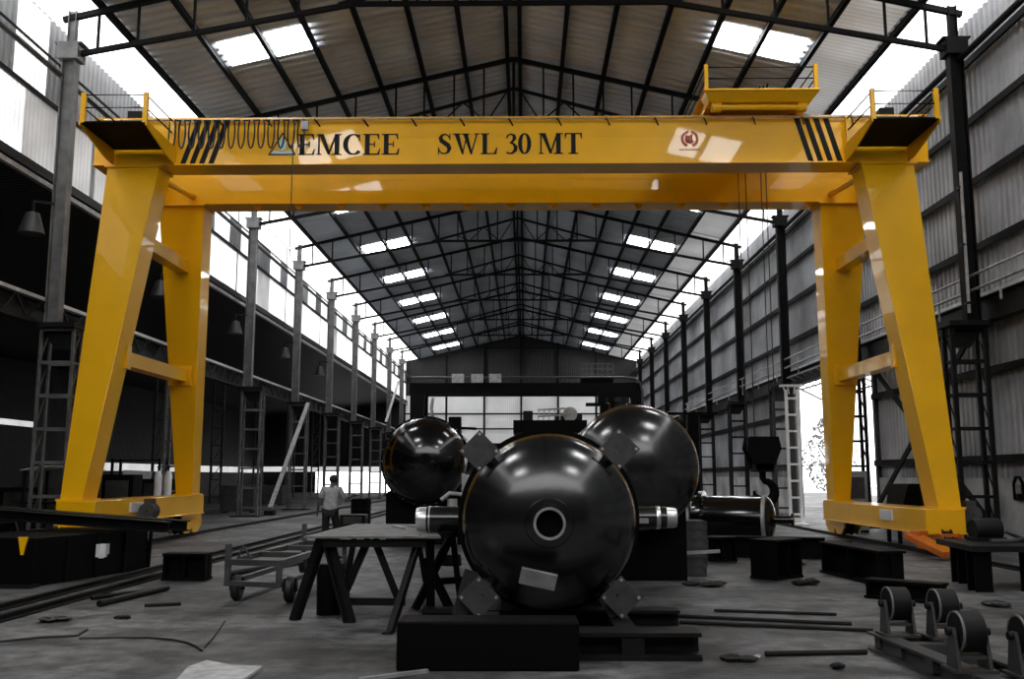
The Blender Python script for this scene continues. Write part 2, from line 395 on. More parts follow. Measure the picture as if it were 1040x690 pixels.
# crane runway beams along both sides
for s, side in ((-1, 'left'), (1, 'right')):
    x = s * 11.4 if s < 0 else 11.3
    t = thing('runway_beam', 'long %s runway beam with a pale top rail carried by the columns' % side, 'beam', (x, 50, 5.2))
    b = MB(); b.ibeam((x, YN if s < 0 else 18, 5.5), (x, YE, 5.5), .3, .6, .03); b.build('girder_web', 'steel_dark', t, smooth=False)
    b = MB(); b.bar((x, YN if s < 0 else 18, 5.86), (x, YE, 5.86), .12, .12); b.build('rail', 'pale_rail', t, smooth=False)
    b = MB(); xi = x - s * .28
    if s < 0:
        b.bar((xi, YN, 5.72), (xi, YE, 5.72), .05, .05)
        b.bar((xi, YN, 5.2), (xi, YE, 5.2), .04, .08)
        y = YN; i = 0
        while y < YE - 1:
            b.bar((xi, y, 5.72 if i % 2 else 5.2), (xi, y + .55, 5.2 if i % 2 else 5.72), .03, .05); y += .55; i += 1
        b.build('surge_lattice', 'steel_dark', t, smooth=False)
    else:
        b.tube([(xi - .1, 18, 5.95), (xi - .1, YE, 5.95)], .04, 8); b.tube([(xi - .1, 18, 6.3), (xi - .1, YE, 6.3)], .035, 8)
        for k in range(1, 24): b.bar((xi - .1, 18 + 3.2 * k, 5.5), (xi - .1, 18 + 3.2 * k, 6.3), .04)
        b.build('pipe_rack', 'steel_light', t)

# floodlights hung on the left columns
for k in range(5):
    y = YF[k]; x = -11.45
    t = thing('floodlight', 'dark round floodlight on the %s column of the left row' % ORD[k], 'lamp', (x, y - .3, 7.3), 'floodlights on the left columns')
    b = MB(); b.lathe([(.02, .55), (.16, .5), (.2, .35), (.3, .02), (.3, 0), (.02, 0)], (x, y - .35, 7.35), (0, 0, 1), 20); b.build('lamp_shade', 'steel_mid', t)
    b = MB(); b.bar((x, y - .35, 7.87), (x, y - .35, 8.15), .05); b.bar((x, y - .35, 8.15), (x + .38, y - .1, 8.15), .06); b.build('bracket', 'steel_dark', t, smooth=False)

# ------------------------------------------------------------------ roof trusses
def truss(y):
    t = thing('roof_truss', '', 'truss', (0, y, 12))
    def zt(x): return zr(x) - .26
    def zb(x): return 14.5 - .232 * abs(x)
    b = MB()
    for s in (-1, 1): b.bar((0, y, zt(0)), (s * 11.2, y, zt(11.2)), .12, .14)
    b.build('top_chord', 'truss', t, smooth=False)
    b = MB()
    for s in (-1, 1): b.bar((s * 3.9, y, 13.32), (s * 10.95, y, 12.0), .11, .12); b.bar((s * 4.3, y, 13.3), (0, y, 14.5), .09, .1)
    b.build('bottom_chord', 'truss', t, smooth=False)
    b = MB(); b.bar((-3.95, y, 13.32), (3.95, y, 13.32), .1, .11); b.build('tie_beam', 'truss', t, smooth=False)
    def zc(x): return 12.0 + (10.95 - x) * .1872
    for s in (-1, 1):
        for x in (5.3, 6.6, 7.9, 9.3, 10.3): b = MB(); b.bar((s * x, y, zc(x)), (s * x, y, zt(x)), .06); b.build('strut', 'truss', t, smooth=False)
    for s in (-1, 1):
        for x in (3.95, 3.0, 2.0, 1.0): b = MB(); b.bar((s * x, y, 13.32), (s * x, y, zt(x)), .06); b.build('strut', 'truss', t, smooth=False)
        for x, x2 in ((.2, .9), (1.7, .9), (1.7, 2.4), (3.1, 2.4)): b = MB(); b.bar((s * x, y, 14.5 - .28 * x), (s * x2, y, 13.32), .045); b.build('diagonal', 'truss', t, smooth=False)
    b = MB(); b.bar((0, y, 13.32), (0, y, zt(0)), .1); b.build('king_post', 'truss', t, smooth=False)
    return t
t0 = truss(Y0)
for k in range(NF - 1):
    lab = '%s dark roof truss from the front, spanning the hall under the roof' % ORD[k]
    if k == 0: t0['label'] = lab; t0['group'] = 'roof trusses'
    else: copy_tree(t0, (0, YF[k], 12), lab, 'roof trusses')

# ------------------------------------------------------------------ the yellow gantry crane
GA, GB = 21.0, 21.7          # front girder y
RA, RB = 24.15, 24.85        # rear girder y
ZB, ZT = 8.58, 9.70
crane = thing('gantry_crane', 'big glossy yellow double girder gantry crane standing across the hall', 'crane', (0, 22.9, 0))
Yl = 'yellow'
def girder(ya, yb):
    b = MB(); xe = 9.45
    b.box(-xe, xe, ya + .05, yb - .05, ZB + .03, ZT - .03)
    b.box(-xe, xe, ya - .02, yb + .02, ZB, ZB + .035); b.box(-xe, xe, ya - .02, yb + .02, ZT - .035, ZT)
    o = b.build('girder', Yl, crane, .006, smooth=False)
    b = MB(); b.box(-xe, xe, ya + .045, ya + .055, 9.24, 9.27); b.build('seam_strip', Yl, o, smooth=False)
    ym = (ya + yb) / 2
    b = MB(); b.bar((-xe + .3, ym, ZT + .04), (xe - .3, ym, ZT + .04), .08, .08); b.build('trolley_rail', 'steel_dark', o, smooth=False)
    return o
gf = girder(GA, GB); gr = girder(RA, RB)
for i in range(14):
    x = -6.6 + i * 1.1; b = MB()
    b.prism([(-.12, 0), (.12, 0), (.04, -.12), (-.04, -.12)], (x, RA + .1, ZB), (1, 0, 0), (0, 0, 1), (0, .02, 0)); b.build('flange_lug', Yl, gr, smooth=False)

FY = GA + .035      # lettering sits on the face plate (y = GA + .05)
def face(b, poly, m=None): b.prism(poly, (0, FY + .015, 0), (1, 0, 0), (0, 0, 1), (0, -.012, 0))
# hazard stripes
for i in range(4):
    b = MB(); x = -7.47 + i * .213
    face(b, [(x, ZB + .04), (x + .12, ZB + .04), (x + .45, ZT - .06), (x + .33, ZT - .06)]); b.build('hazard_stripe', 'ink', gf, smooth=False)
    b = MB(); x = 7.53 - i * .218
    face(b, [(x, ZB + .04), (x - .12, ZB + .04), (x - .41, ZT - .06), (x - .29, ZT - .06)]); b.build('hazard_stripe', 'ink', gf, smooth=False)

# serif lettering
def strokes(b, pts, x0, z0, W, H):
    """closed strip from a centre line with per-point half widths: (u, v, hw, angle from tangent)"""
    P = [(x0 + u * W, z0 + v * H, w * H) for u, v, w in pts]; L_, R_ = [], []
    for i, (x, z, w) in enumerate(P):
        xa, za, _ = P[max(i - 1, 0)]; xb, zb_, _ = P[min(i + 1, len(P) - 1)]
        dx, dz = xb - xa, zb_ - za; n = math.hypot(dx, dz) or 1
        L_.append((x - dz / n * w, z + dx / n * w)); R_.append((x + dz / n * w, z - dx / n * w))
    for i in range(len(P) - 1): face(b, [L_[i], L_[i + 1], R_[i + 1], R_[i]])
def arc(cx, cy, rx, ry, a0, a1, n, wfun):
    out = []
    for i in range(n + 1):
        a = math.radians(a0 + (a1 - a0) * i / n); out.append((cx + rx * math.cos(a), cy + ry * math.sin(a), wfun(a)))
    return out
def thick(lo, hi): return lambda a: lo + (hi - lo) * abs(math.cos(a)) ** 1.3
def glyph(b, ch, x, z, H):
    def q(pts): face(b, [(x + u * H, z + v * H) for u, v in pts])
    def r(u0, u1, v0, v1): q([(u0, v0), (u1, v0), (u1, v1), (u0, v1)])
    S, T = .19, .05
    if ch == 'E':
        r(.08, .08 + S, 0, 1); r(0, .66, 0, T); r(0, .64, 1 - T, 1); r(.27, .46, .475, .525)
        q([(.58, T), (.66, T), (.70, .28), (.66, .28)]); q([(.56, 1 - T), (.64, 1 - T), (.66, .74), (.62, .74)]); r(.44, .485, .36, .64); return .76
    if ch == 'L':
        r(.08, .08 + S, 0, 1); r(0, .66, 0, T); r(0, .36, 1 - T, 1); q([(.56, T), (.66, T), (.70, .32), (.66, .32)]); return .74
    if ch == 'M':
        r(.06, .12, 0, 1); r(0, .2, 0, T); r(0, .2, 1 - T, 1); r(.72, .72 + S, 0, 1); r(.62, 1., 0, T); r(.78, 1., 1 - T, 1)
        q([(.08, 1), (.28, 1), (.56, .02), (.45, .02)]); q([(.45, .02), (.52, .02), (.82, 1), (.74, 1)]); return 1.08
    if ch == 'W':
        q([(.06, 1), (.26, 1), (.46, 0), (.38, 0)]); q([(.38, 0), (.43, 0), (.60, .86), (.55, .86)]); q([(.42, 1), (.62, 1), (.82, 0), (.74, 0)]); q([(.74, 0), (.79, 0), (1.04, 1), (.98, 1)])
        r(0, .32, 1 - T, 1); r(.36, .68, 1 - T, 1); r(.9, 1.1, 1 - T, 1); return 1.16
    if ch == 'T':
        r(.26, .26 + S, 0, 1); r(.16, .55, 0, T); r(0, .71, 1 - T, 1); q([(0, 1 - T), (.08, 1 - T), (.03, .72), (0, .72)]); q([(.63, 1 - T), (.71, 1 - T), (.71, .72), (.68, .72)]); return .80
    if ch == 'C':
        strokes(b, arc(.40, .5, .32, .475, 48, 318, 22, thick(.028, .10)), x, z, H, H); r(.62, .66, .66, 1.0); return .78
    if ch == '0':
        strokes(b, arc(.25, .5, .19, .475, 0, 360, 26, thick(.028, .085)), x, z, H, H); return .54
    if ch == 'S':
        p = [(.52, .74, .022), (.46, .88, .03), (.34, .965, .035), (.2, .92, .055), (.13, .79, .085), (.17, .66, .10), (.30, .55, .105), (.43, .44, .105), (.50, .30, .09), (.46, .13, .06), (.34, .035, .035), (.19, .05, .03), (.09, .16, .026), (.05, .30, .02)]
        strokes(b, p, x, z, H, H); r(.50, .54, .68, 1.0); r(.03, .07, 0, .34); return .64
    if ch == '3':
        p = [(.04, .76, .03), (.10, .90, .035), (.22, .965, .035), (.35, .89, .07), (.37, .75, .08), (.30, .61, .05), (.18, .54, .03)]
        strokes(b, p, x, z, H, H)
        p = [(.18, .55, .03), (.33, .49, .05), (.42, .34, .085), (.40, .18, .08), (.28, .05, .045), (.14, .03, .035), (.04, .09, .045)]
        strokes(b, p, x, z, H, H); return .54
    return .30
def word(txt, x, z, H, Wtot, name):
    bs = [MB()]; x_ = 0.
    for ch in txt:
        if ch == ' ': bs.append(MB())
        x_ += glyph(bs[-1], ch, x_, 0, 1.)
    sc = Wtot / (x_ - .05)
    for b in bs:
        for p in b.v: p.x = x + p.x * sc; p.z = z + p.z * H
        b.build(name, 'ink', gf, smooth=False)
word('EMCEE', -4.80, 8.83, .49, 2.32, 'lettering')
word('SWL 30 MT', -1.62, 8.83, .49, 3.30, 'lettering')
# triangular emblem with a pale drop, left of the lettering
b = MB()
def tri_ring(cx, z0, w, h, t):
    A, B_, Cc = (cx - w / 2, z0), (cx + w / 2, z0), (cx, z0 + h)
    a, bb, c = (cx - w / 2 + 1.7 * t, z0 + t), (cx + w / 2 - 1.7 * t, z0 + t), (cx, z0 + h - 2.1 * t)
    for p in ([A, B_, bb, a], [B_, Cc, c, bb], [Cc, A, a, c]): face(b, p)
tri_ring(-5.15, 8.83, .64, .54, .026)
emb = b.build('emblem', 'ink', gf, smooth=False)
b = MB(); face(b, [(-5.41, 8.86), (-4.89, 8.86), (-4.97, 8.94), (-5.15, 8.90), (-5.33, 8.94)]); face(b, [(-5.15, 9.27), (-5.25, 9.1), (-5.23, 8.98), (-5.15, 8.93), (-5.07, 8.98), (-5.05, 9.1)])
b.build('emblem_drop', 'emblem_blue', emb, smooth=False)
# round red maker's mark with a caption line
b = MB(); cx, cz = 4.10, 9.17
for a0, a1, rr in ((100, 250, .17), (-70, 80, .17), (120, 330, .09)):
    strokes(b, arc(cx, cz, rr, rr, a0, a1, 12, lambda a: .028), 0, 0, 1, 1)
face(b, [(cx - .05, cz + .06), (cx + .07, cz + .12), (cx + .05, cz - .07), (cx - .07, cz - .10)])
lg = b.build('round_logo', 'logo_red', gf, smooth=False)
b = MB()
for i in range(9): face(b, [(cx - .24 + i * .054, 8.90), (cx - .205 + i * .054, 8.90), (cx - .205 + i * .054, 8.93), (cx - .24 + i * .054, 8.93)])
b.build('logo_caption', 'logo_red', lg, smooth=False)

# legs
def tapered(pb, pt):   # (x0,x1,y0,y1,z) at the bottom and the top
    x0, x1, y0, y1, z0 = pb; X0, X1, Y0_, Y1_, z1 = pt
    return MB().hexa([(x0, y0, z0), (x1, y0, z0), (x1, y1, z0), (x0, y1, z0), (X0, Y0_, z1), (X1, Y0_, z1), (X1, Y1_, z1), (X0, Y1_, z1)])
for s in (-1, 1):
    def sx(a, c): return (min(s * a, s * c), max(s * a, s * c))
    for fy in (0, 1):
        zc = 0 if s < 0 else -.16
        if fy == 0: pb = (*sx(8.76, 9.22), 20.0, 20.7, 1.10 + zc); pt = (*sx(7.92, 9.10), 21.0, 21.7, ZB)
        else: pb = (*sx(8.44, 8.87), 25.7, 26.3, 1.10 + zc); pt = (*sx(7.95, 9.12), 24.15, 24.85, ZB)
        lg_ = tapered(pb, pt).build('leg', Yl, crane, .012, smooth=False)
        b = MB()   # flanges top and bottom
        b.box(pt[0] - .05, pt[1] + .05, pt[2] - .06, pt[3] + .06, ZB - .05, ZB - .003); b.build('top_flange', Yl, lg_, .004, smooth=False)
        b = MB(); b.box(pb[0] - .06, pb[1] + .06, pb[2] - .08, pb[3] + .06, 1.10 + zc, 1.14 + zc); b.build('bottom_flange', Yl, lg_, .004, smooth=False)
    xm = s * 8.55
    for z, ya, yb, xa in ((7.0, 21.5, 24.7, 8.55), (4.2, 21.0, 25.1, 8.66)):
        b = MB(); b.box(s * xa - .17, s * xa + .17, ya, yb, z - .16, z + .16)
        for yy in (ya, yb): b.box(s * xa - .3, s * xa + .3, yy - .12, yy + .12, z - .26, z + .26)
        b.build('leg_brace', Yl, crane, .006, smooth=False)
    b = MB(); b.tube([(s * 8.1, GB - .05, 8.45), (s * 8.25, RA + .06, 8.80)], .08, 12); b.build('girder_tie', Yl, crane)
    b = MB(); b.box(s * 9.15 - .15, s * 9.15 + .15, GB, RA, ZB + .1, ZB + .7); b.build('end_tie_beam', Yl, crane, .006, smooth=False)
    # end carriage
    b = MB(); xa, xb = sx(8.42, 9.22); b.box(xa, xb, 19.85, 26.6, .62 + zc, 1.10 + zc); b.box(xa - .03, xb + .03, 19.85, 26.6, .60 + zc, .63 + zc)
    ec = b.build('end_carriage', Yl, crane, .01, smooth=False)
    b = MB(); b.box(s * 8.40 - .02, s * 8.40 + .02, 21.6, 22.3, .80 + zc, 1.02 + zc); b.build('name_plate', 'white_paint', ec, smooth=False)
    for yy in (20.35, 26.25):
        b = MB()
        for xo in (-.2, .2):
            b.prism([(-.72, .62 + zc), (.72, .62 + zc), (.78, .45), (.78, .3), (.5, .10), (.12, .10), (.06, .22), (-.06, .22), (-.12, .10), (-.5, .10), (-.78, .3), (-.78, .45)], (s * 8.82 + xo - .02, yy, 0), (0, 1, 0), (0, 0, 1), (.04, 0, 0))
        b.box(s * 8.82 - .2, s * 8.82 + .2, yy - .6, yy + .6, .55 + zc, .62 + zc)
        bo = b.build('wheel_bogie', Yl if not (s > 0 and yy < 22) else 'red_paint', crane, .006, smooth=False)
        for w in (-.35, .35):
            b = MB(); b.lathe([(.02, -.1), (.26, -.1), (.26, -.07), (.23, -.06), (.23, .06), (.26, .07), (.26, .1), (.02, .1)], (s * 8.82, yy + w, .335), (1, 0, 0), 24); b.build('wheel', 'steel_dark', bo)
    # drive motor on the inner side of the carriage
    b = MB(); ym = 21.9 if s < 0 else 20.0; xx = s * 8.15 if s < 0 else 9.45
    b.lathe([(.02, 0), (.17, 0), (.17, .36), (.13, .4), (.13, .46), (.02, .46)], (xx, ym, .82), (0, 1, 0), 20)
    for i in range(8): b.lathe([(.17, .02 + i * .04), (.19, .02 + i * .04), (.19, .035 + i * .04), (.17, .035 + i * .04)], (xx, ym, .82), (0, 1, 0), 20)
    b.box(xx - .1, xx + .1, ym + .08, ym + .28, .98, 1.1)
    b.box(min(xx, s * 8.8), max(xx, s * 8.8), ym + .05, ym + .4, .62, .72); b.build('drive_motor', 'steel_mid', ec)
    # platforms
    xa, xb = sx(7.58, 8.98)
    b = MB(); b.box(xa, xb, 19.3, GA, 8.95, 8.99); pl = b.build('platform', 'black', crane, smooth=False)
    for xx in (7.58, 8.98):
        b = MB(); b.prism([(19.28, 9.0), (GA + .02, 9.0), (GA + .02, 8.6), (20.6, 8.62), (19.28, 8.90)], (s * xx - .015, 0, 0), (0, 1, 0), (0, 0, 1), (.03, 0, 0)); b.build('gusset', Yl, pl, smooth=False)
    for xx in (7.62, 8.94):
        for yy in (19.34, 20.9):
            b = MB(); b.bar((s * xx, yy, 8.96), (s * xx, yy, 9.62), .09, .09); b.build('railing_post', Yl, pl, smooth=False)
    for z in (9.3, 9.58):
        b = MB(); b.tube([(s * 7.62, 20.9, z), (s * 7.62, 19.34, z), (s * 8.94, 19.34, z), (s * 8.94, 20.9, z)], .018, 6); b.build('handrail', 'black', pl)
    b = MB(); b.box(s * 8.6 - .16, s * 8.6 + .16, 21.1, 21.5, ZT, ZT + .22); b.build('end_stop', 'steel_dark', crane, .01, smooth=False)
b = MB(); b.bar((8.15, 19.95, .42), (8.42, 18.8, .12), .34, .12); b.bar((8.15, 19.8, .46), (8.7, 20.1, .46), .2, .12); b.build('rail_guard', 'red_paint', crane, .01, smooth=False)
# festoon
b = MB(); wz, wy = 9.62, GA - .10
b.tube([(-9.2, wy, wz), (9.2, wy, wz)], .018, 6); fw = b.build('festoon_wire', 'steel_bright', crane)
for i in range(17):
    b = MB(); x = -8.8 + i * 1.1; b.bar((x, wy - .02, wz), (x + .1, GA + .06, wz - .12), .02, .03); b.bar((x, wy, wz), (x, GA + .05, wz + .03), .025); b.build('wire_bracket', 'black', fw, smooth=False)
pts = []
n = 14
for i in range(n):
    xc = -7.62 + i * .225
    for j in range(0, 15):
        a = j / 14 * 2 * PI     # teardrop loop hanging from the wire
        u = j / 14.
        pts.append((xc + (u - .5) * .07 + .062 * math.sin(a) * -1, wy - .03 + .02 * math.sin(a), wz - .03 - .33 * (1 - math.cos(a))))
pts.append((-4.55, wy - .03, wz - .05))
b = MB(); b.tube(pts, .02, 6); b.build('festoon_cable', 'rubber', fw)

# pendant cable hanging from the festoon
t = thing('pendant_cable', 'thin black pendant cable hanging down from the left half of the yellow girder', 'cable', (-4.85, GA - .2, 6.4))
b = MB(); b.tube([(-4.55, GA - .13, 9.57), (-4.8, GA - .16, 9.55), (-4.85, GA - .18, 9.3), (-4.85, GA - .2, 7.0), (-4.84, GA - .2, 6.4)], .012, 6); b.build('cable', 'rubber', t)
b = MB(); b.box(-4.68, -4.52, GA - .2, GA - .1, 9.35, 9.55); b.build('cable_clamp', 'steel_light', t, smooth=False)

# trolley on the girders
t = thing('hoist_trolley', 'yellow hoist trolley with railings on top of the yellow girders, right of centre', 'trolley', (5.6, 22.9, 9.78))
xa, xb = 4.35, 6.85
b = MB(); b.box(xa + .1, xb - .1, 20.95, 25.0, 9.84, 9.98); b.build('trolley_frame', Yl, t, .01, smooth=False)
b = MB(); b.hexa([(xa + .12, 20.6, 9.86), (xb - .12, 20.6, 9.86), (xb - .12, 20.95, 9.86), (xa + .12, 20.95, 9.86), (xa, 20.4, 10.04), (xb, 20.4, 10.04), (xb, 20.95, 10.04), (xa, 20.95, 10.04)]); b.box(xa - .03, xb + .03, 20.36, 25.0, 10.04, 10.08); b.build('deck', Yl, t, .006, smooth=False)
b = MB(); b.tube([(xa + .3, 20.72, 9.78), (xb - .3, 20.72, 9.78)], .07, 12)
for x in (xa + .3, xb - .3): b.lathe([(.01, -.1), (.11, -.1), (.11, .1), (.01, .1)], (x, 20.72, 9.78), (1, 0, 0), 14)
b.build('cross_shaft', Yl, t)
for x in (xa + .04, xb - .04):
    for y in (20.44, 24.9):
        b = MB(); b.bar((x, y, 10.04), (x, y, 10.66), .08); b.build('railing_post', Yl, t, smooth=False)
for z in (10.34, 10.6):
    b = MB(); b.tube([(xa + .04, 24.9, z), (xa + .04, 20.44, z), (xb - .04, 20.44, z), (xb - .04, 24.9, z)], .018, 6); b.build('handrail', 'black', t)
for x in (xa + .35, xb - .35):
    for y in ((GA + GB) / 2, (RA + RB) / 2):
        b = MB(); b.lathe([(.02, -.06), (.11, -.06), (.11, .06), (.02, .06)], (x, y, 9.895), (0, 1, 0), 20); b.build('wheel', 'steel_dark', t)
b = MB(); b.lathe([(.02, 0), (.2, 0), (.2, .05), (.15, .06)] + [(.15 + .015 * (i % 2), .06 + i * .05) for i in range(1, 22)] + [(.2, 1.2), (.2, 1.25), (.02, 1.25)], (5.3, 22.9, 10.3), (1, 0, 0), 24); b.build('rope_drum', 'steel_dark', t)
b = MB(); b.box(5.5, 5.85, 21.0, 21.5, 10.08, 10.3)
for i in range(6): b.bar((5.4 + i * .09, 21.3, 10.1), (5.52 + i * .09, 21.3, 10.42 + .03 * i), .04)
b.build('hoist_motor', 'black', t, smooth=False)

# hook block
t = thing('hook_block', 'black hook block hanging on four wire ropes beside the open side door', 'hook block', (5.9, 22.9, 1.05))
for x, y in ((5.55, 22.75), (5.8, 23.05), (6.1, 22.75), (6.3, 23.05)):
    b = MB(); b.tube([(x, y, 2.2), (x, y, 9.83)], .013, 6); b.build('wire_rope', 'rubber', t)
b = MB()
for y in (22.62, 23.14): b.prism([(-.34, .32), (.34, .32), (.40, .05), (.2, -.45), (-.2, -.45), (-.40, .05)], (5.92, y, 2.2), (1, 0, 0), (0, 0, 1), (0, .05, 0))
b.box(5.72, 6.12, 22.62, 23.19, 1.7, 1.9); b.build('block_housing', 'black', t, .008, smooth=False)
for y in (22.76, 23.02):
    b = MB(); b.lathe([(.03, -.04), (.30, -.04), (.26, 0), (.30, .04), (.03, .04)], (5.92, y, 2.22), (0, 1, 0), 28); b.build('sheave', 'steel_dark', t)
b = MB(); pts = [(5.92, 22.9, 1.8), (5.92, 22.9, 1.56)]; rs = [.08, .08]
for i in range(17):
    a = math.radians(86 - i * 17); pts.append((5.95 + .235 * math.cos(a), 22.9, 1.24 + .25 * math.sin(a))); rs.append(.075 + .05 * math.sin(PI * i / 16) - (.04 if i > 14 else 0))
b.tube(pts, rs, 12); b.build('hook', 'black', t)

# floor rails
for x, lab in ((-8.82, 'steel crane rail along the left of the floor under the yellow crane wheels'), (8.82, 'steel crane rail along the right of the floor under the yellow crane wheels'),
               (-5.5, 'inner dark rail of the narrow track on the left floor'), (-6.0, 'outer dark rail of the narrow track on the left floor')):
    b = MB(); ya = 4 if abs(x) > 8 else 6
    b.box(x - .09, x + .09, ya, 92, .001, .02); b.box(x - .02, x + .02, ya, 92, .02, .055); b.box(x - .04, x + .04, ya, 92, .055, .075)
    tag(b.build('floor_rail', 'steel_dark', smooth=False), lab, 'rail')
# ------------------------------------------------------------------ pressure vessels
def vessel_shell(c, Rr, y0, y1, dep):
    prof = []
    for i in range(15):
        a = PI / 2 * i / 14; prof.append((Rr * math.sin(a), y0 - dep * math.cos(a)))
    prof += [(Rr + .012, y0 + .02), (Rr + .012, y0 + .06), (Rr, y0 + .08), (Rr, y1)]
    for i in range(9):
        a = PI / 2 * i / 8; prof.append((Rr * math.cos(a), y1 + dep * math.sin(a)))
    return MB().lathe(prof, (c[0], 0, c[1]), (0, 1, 0), 72)

# front vessel
va = thing('pressure_vessel', 'nearest dark round vessel, open nozzle in its end, four diamond plates round its rim', 'vessel', (.6, 12, .26), 'pressure vessels on the shop floor')
cx, cz, RA_, YA, DA = .6, 1.145, .885, 10.1, .44
vessel_shell((cx, cz), RA_, YA, 14.2, DA).build('shell', 'vessel', va)
b = MB(); b.lathe([(.92, 10.32), (.955, 10.32), (.955, 10.42), (.885, 10.42)], (cx, 0, cz), (0, 1, 0), 64); b.build('stiffening_ring', 'black', va)
yap = YA - DA
b = MB(); b.lathe([(.10, yap - .02), (.235, yap - .005), (.245, yap + .02), (.24, yap + .06), (.10, yap + .06)], (cx - .01, 0, cz), (0, 1, 0), 40); b.build('reinforcing_pad', 'vessel', va)
b = MB(); b.lathe([(.125, yap + .04), (.155, yap + .04), (.155, yap - .14), (.125, yap - .14)], (cx - .01, 0, cz), (0, 1, 0), 40); nz_ = b.build('nozzle', 'vessel', va)
b = MB(); b.lathe([(.132, yap - .12), (.132, yap - .155), (.157, yap - .155), (.157, yap - .13)], (cx - .01, 0, cz), (0, 1, 0), 40); o = b.build('nozzle_rim', 'steel_bright', nz_); o['label'] = 'bright machined nozzle rim'
b = MB(); b.lathe([(.0, yap - .02), (.124, yap - .02), (.124, yap), (0, yap)], (cx - .01, 0, cz), (0, 1, 0), 32); b.build('nozzle_bore', 'black', nz_)
# name plate on the head
p = V((.48, 0, .60)); rr = math.hypot(p.x - cx, p.z - cz); p.y = YA - DA * math.sqrt(1 - (rr / RA_) ** 2)
nrm = V(((p.x - cx) / RA_ ** 2, (p.y - YA) / DA ** 2, (p.z - cz) / RA_ ** 2)).normalized()
ex = V((math.cos(.21), 0, -math.sin(.21))); ex = (ex - nrm * ex.dot(nrm)).normalized(); ey = ex.cross(nrm) * 1
if ey.z < 0: ey = -ey
b = MB(); b.prism([(-.18, -.085), (.18, -.085), (.18, .085), (-.18, .085)], p - nrm * .008, ex, ey, nrm * .03); o = b.build('data_plate', 'steel_light', va, .004, smooth=False); o['label'] = 'pale blank data plate, slightly tilted'
for dx, dz in ((-.71, .71), (.71, .73), (-.71, -.74), (.71, -.74)):
    b = MB(); q = V((cx + dx, YA - .20, cz + dz)); h = .212
    b.prism([(-h, 0), (0, -h), (h, 0), (0, h)], q, (1, 0, 0), (0, 0, 1), (0, -.03, 0)); pl = b.build('diamond_plate', 'plate', va, .004, smooth=False)
    b = MB()
    b.bar(q + V((0, .0, 0)), V((cx + dx * .82, YA + .02, cz + dz * .82)), .12, .08); b.build('plate_bracket', 'plate', pl, smooth=False)
    for a, c in ((-h + .04, 0), (h - .04, 0), (0, h - .04), (0, -h + .04)):
        b = MB(); b.lathe([(.001, -.012), (.016, -.012), (.016, .0)], (q.x + a, q.y - .03, q.z + c), (0, 1, 0), 10); b.build('bolt', 'steel_light', pl)
for s in (-1, 1):
    b = MB(); x0 = cx + s * .82; x1 = 2.0 if s > 0 else -.80; bw = 1 if s > 0 else .35; r = .128 if s > 0 else .15; z = 1.12 if s > 0 else 1.10
    b.lathe([(r, min(x0, x1)), (r, max(x0, x1))], (0, 11.5, z), (1, 0, 0), 32); sn = b.build('side_nozzle', 'vessel', va)
    b = MB(); xe = x1
    b.lathe([(r - .03, xe - s * .12 * bw), (r + .004, xe - s * .12 * bw), (r + .004, xe - s * .08 * bw), (r - .008, xe - s * .06 * bw), (r - .008, xe + s * .08), (r - .02, xe + s * .12), (r - .05, xe + s * .12), (r - .05, xe - s * .1 * bw)], (0, 11.5, z), (1, 0, 0), 32)
    o = b.build('bevelled_end', 'steel_bright', sn); o['label'] = 'bright bare pipe end'
    if s > 0:
        b = MB(); b.box(1.62, 1.78, 11.355, 11.375, 1.06, 1.12); b.build('tally_label', 'steel_light', sn, smooth=False)

# skid under the front vessel, and a black block in place of its shadow
t = thing('vessel_skid', 'dark steel skid of beams and posts under the nearest vessel', 'skid', (.6, 9.5, 0))
b = MB(); b.ibeam((-.75, 8.96, .125), (1.9, 8.96, .125), .38, .22, .035); b.box(-.75, 1.9, 8.75, 8.78, .0, .035); b.build('front_beam', 'steel_dark', t, smooth=False)
b = MB(); b.ibeam((-.75, 10.62, .1), (1.98, 10.62, .1), .3, .2, .03); b.build('rear_beam', 'steel_dark', t, smooth=False)
for x in (-.02, 1.3):
    b = MB(); b.bar((x, 8.78, .1), (x, 12.8, .1), .2, .18); b.build('runner', 'steel_dark', t, smooth=False)
for x in (-.22, 1.18):
    s = 1 if x > .6 else -1
    b = MB(); b.ibeam((x + s * .1, 10.06, .19), (x - s * .02, 10.2, .62), .15, .15, .02, up=(0, 1, 0)); b.build('upright', 'steel_dark', t, smooth=False)
b = MB(); pr = [(cx - .86, .3)] + [(cx + .90 * math.sin(math.radians(a)), cz - .90 * math.cos(math.radians(a))) for a in range(-60, 61, 8)] + [(cx + .86, .3)]
b.prism([(u, v) for u, v in pr], (0, 12.9, 0), (1, 0, 0), (0, 0, 1), (0, .16, 0)); b.box(cx - .8, cx + .8, 12.8, 13.1, .18, .32); b.build('cradle', 'steel_dark', t, smooth=False)
o = MB().box(-.72, .80, 8.28, 8.70, .0, .40).build('shadow_block', 'black', None, .02, smooth=False); tag(o, 'black block standing in for the dark shadow in front of the nearest vessel', 'block')  # solid black added where only deep shadow lies before the vessel

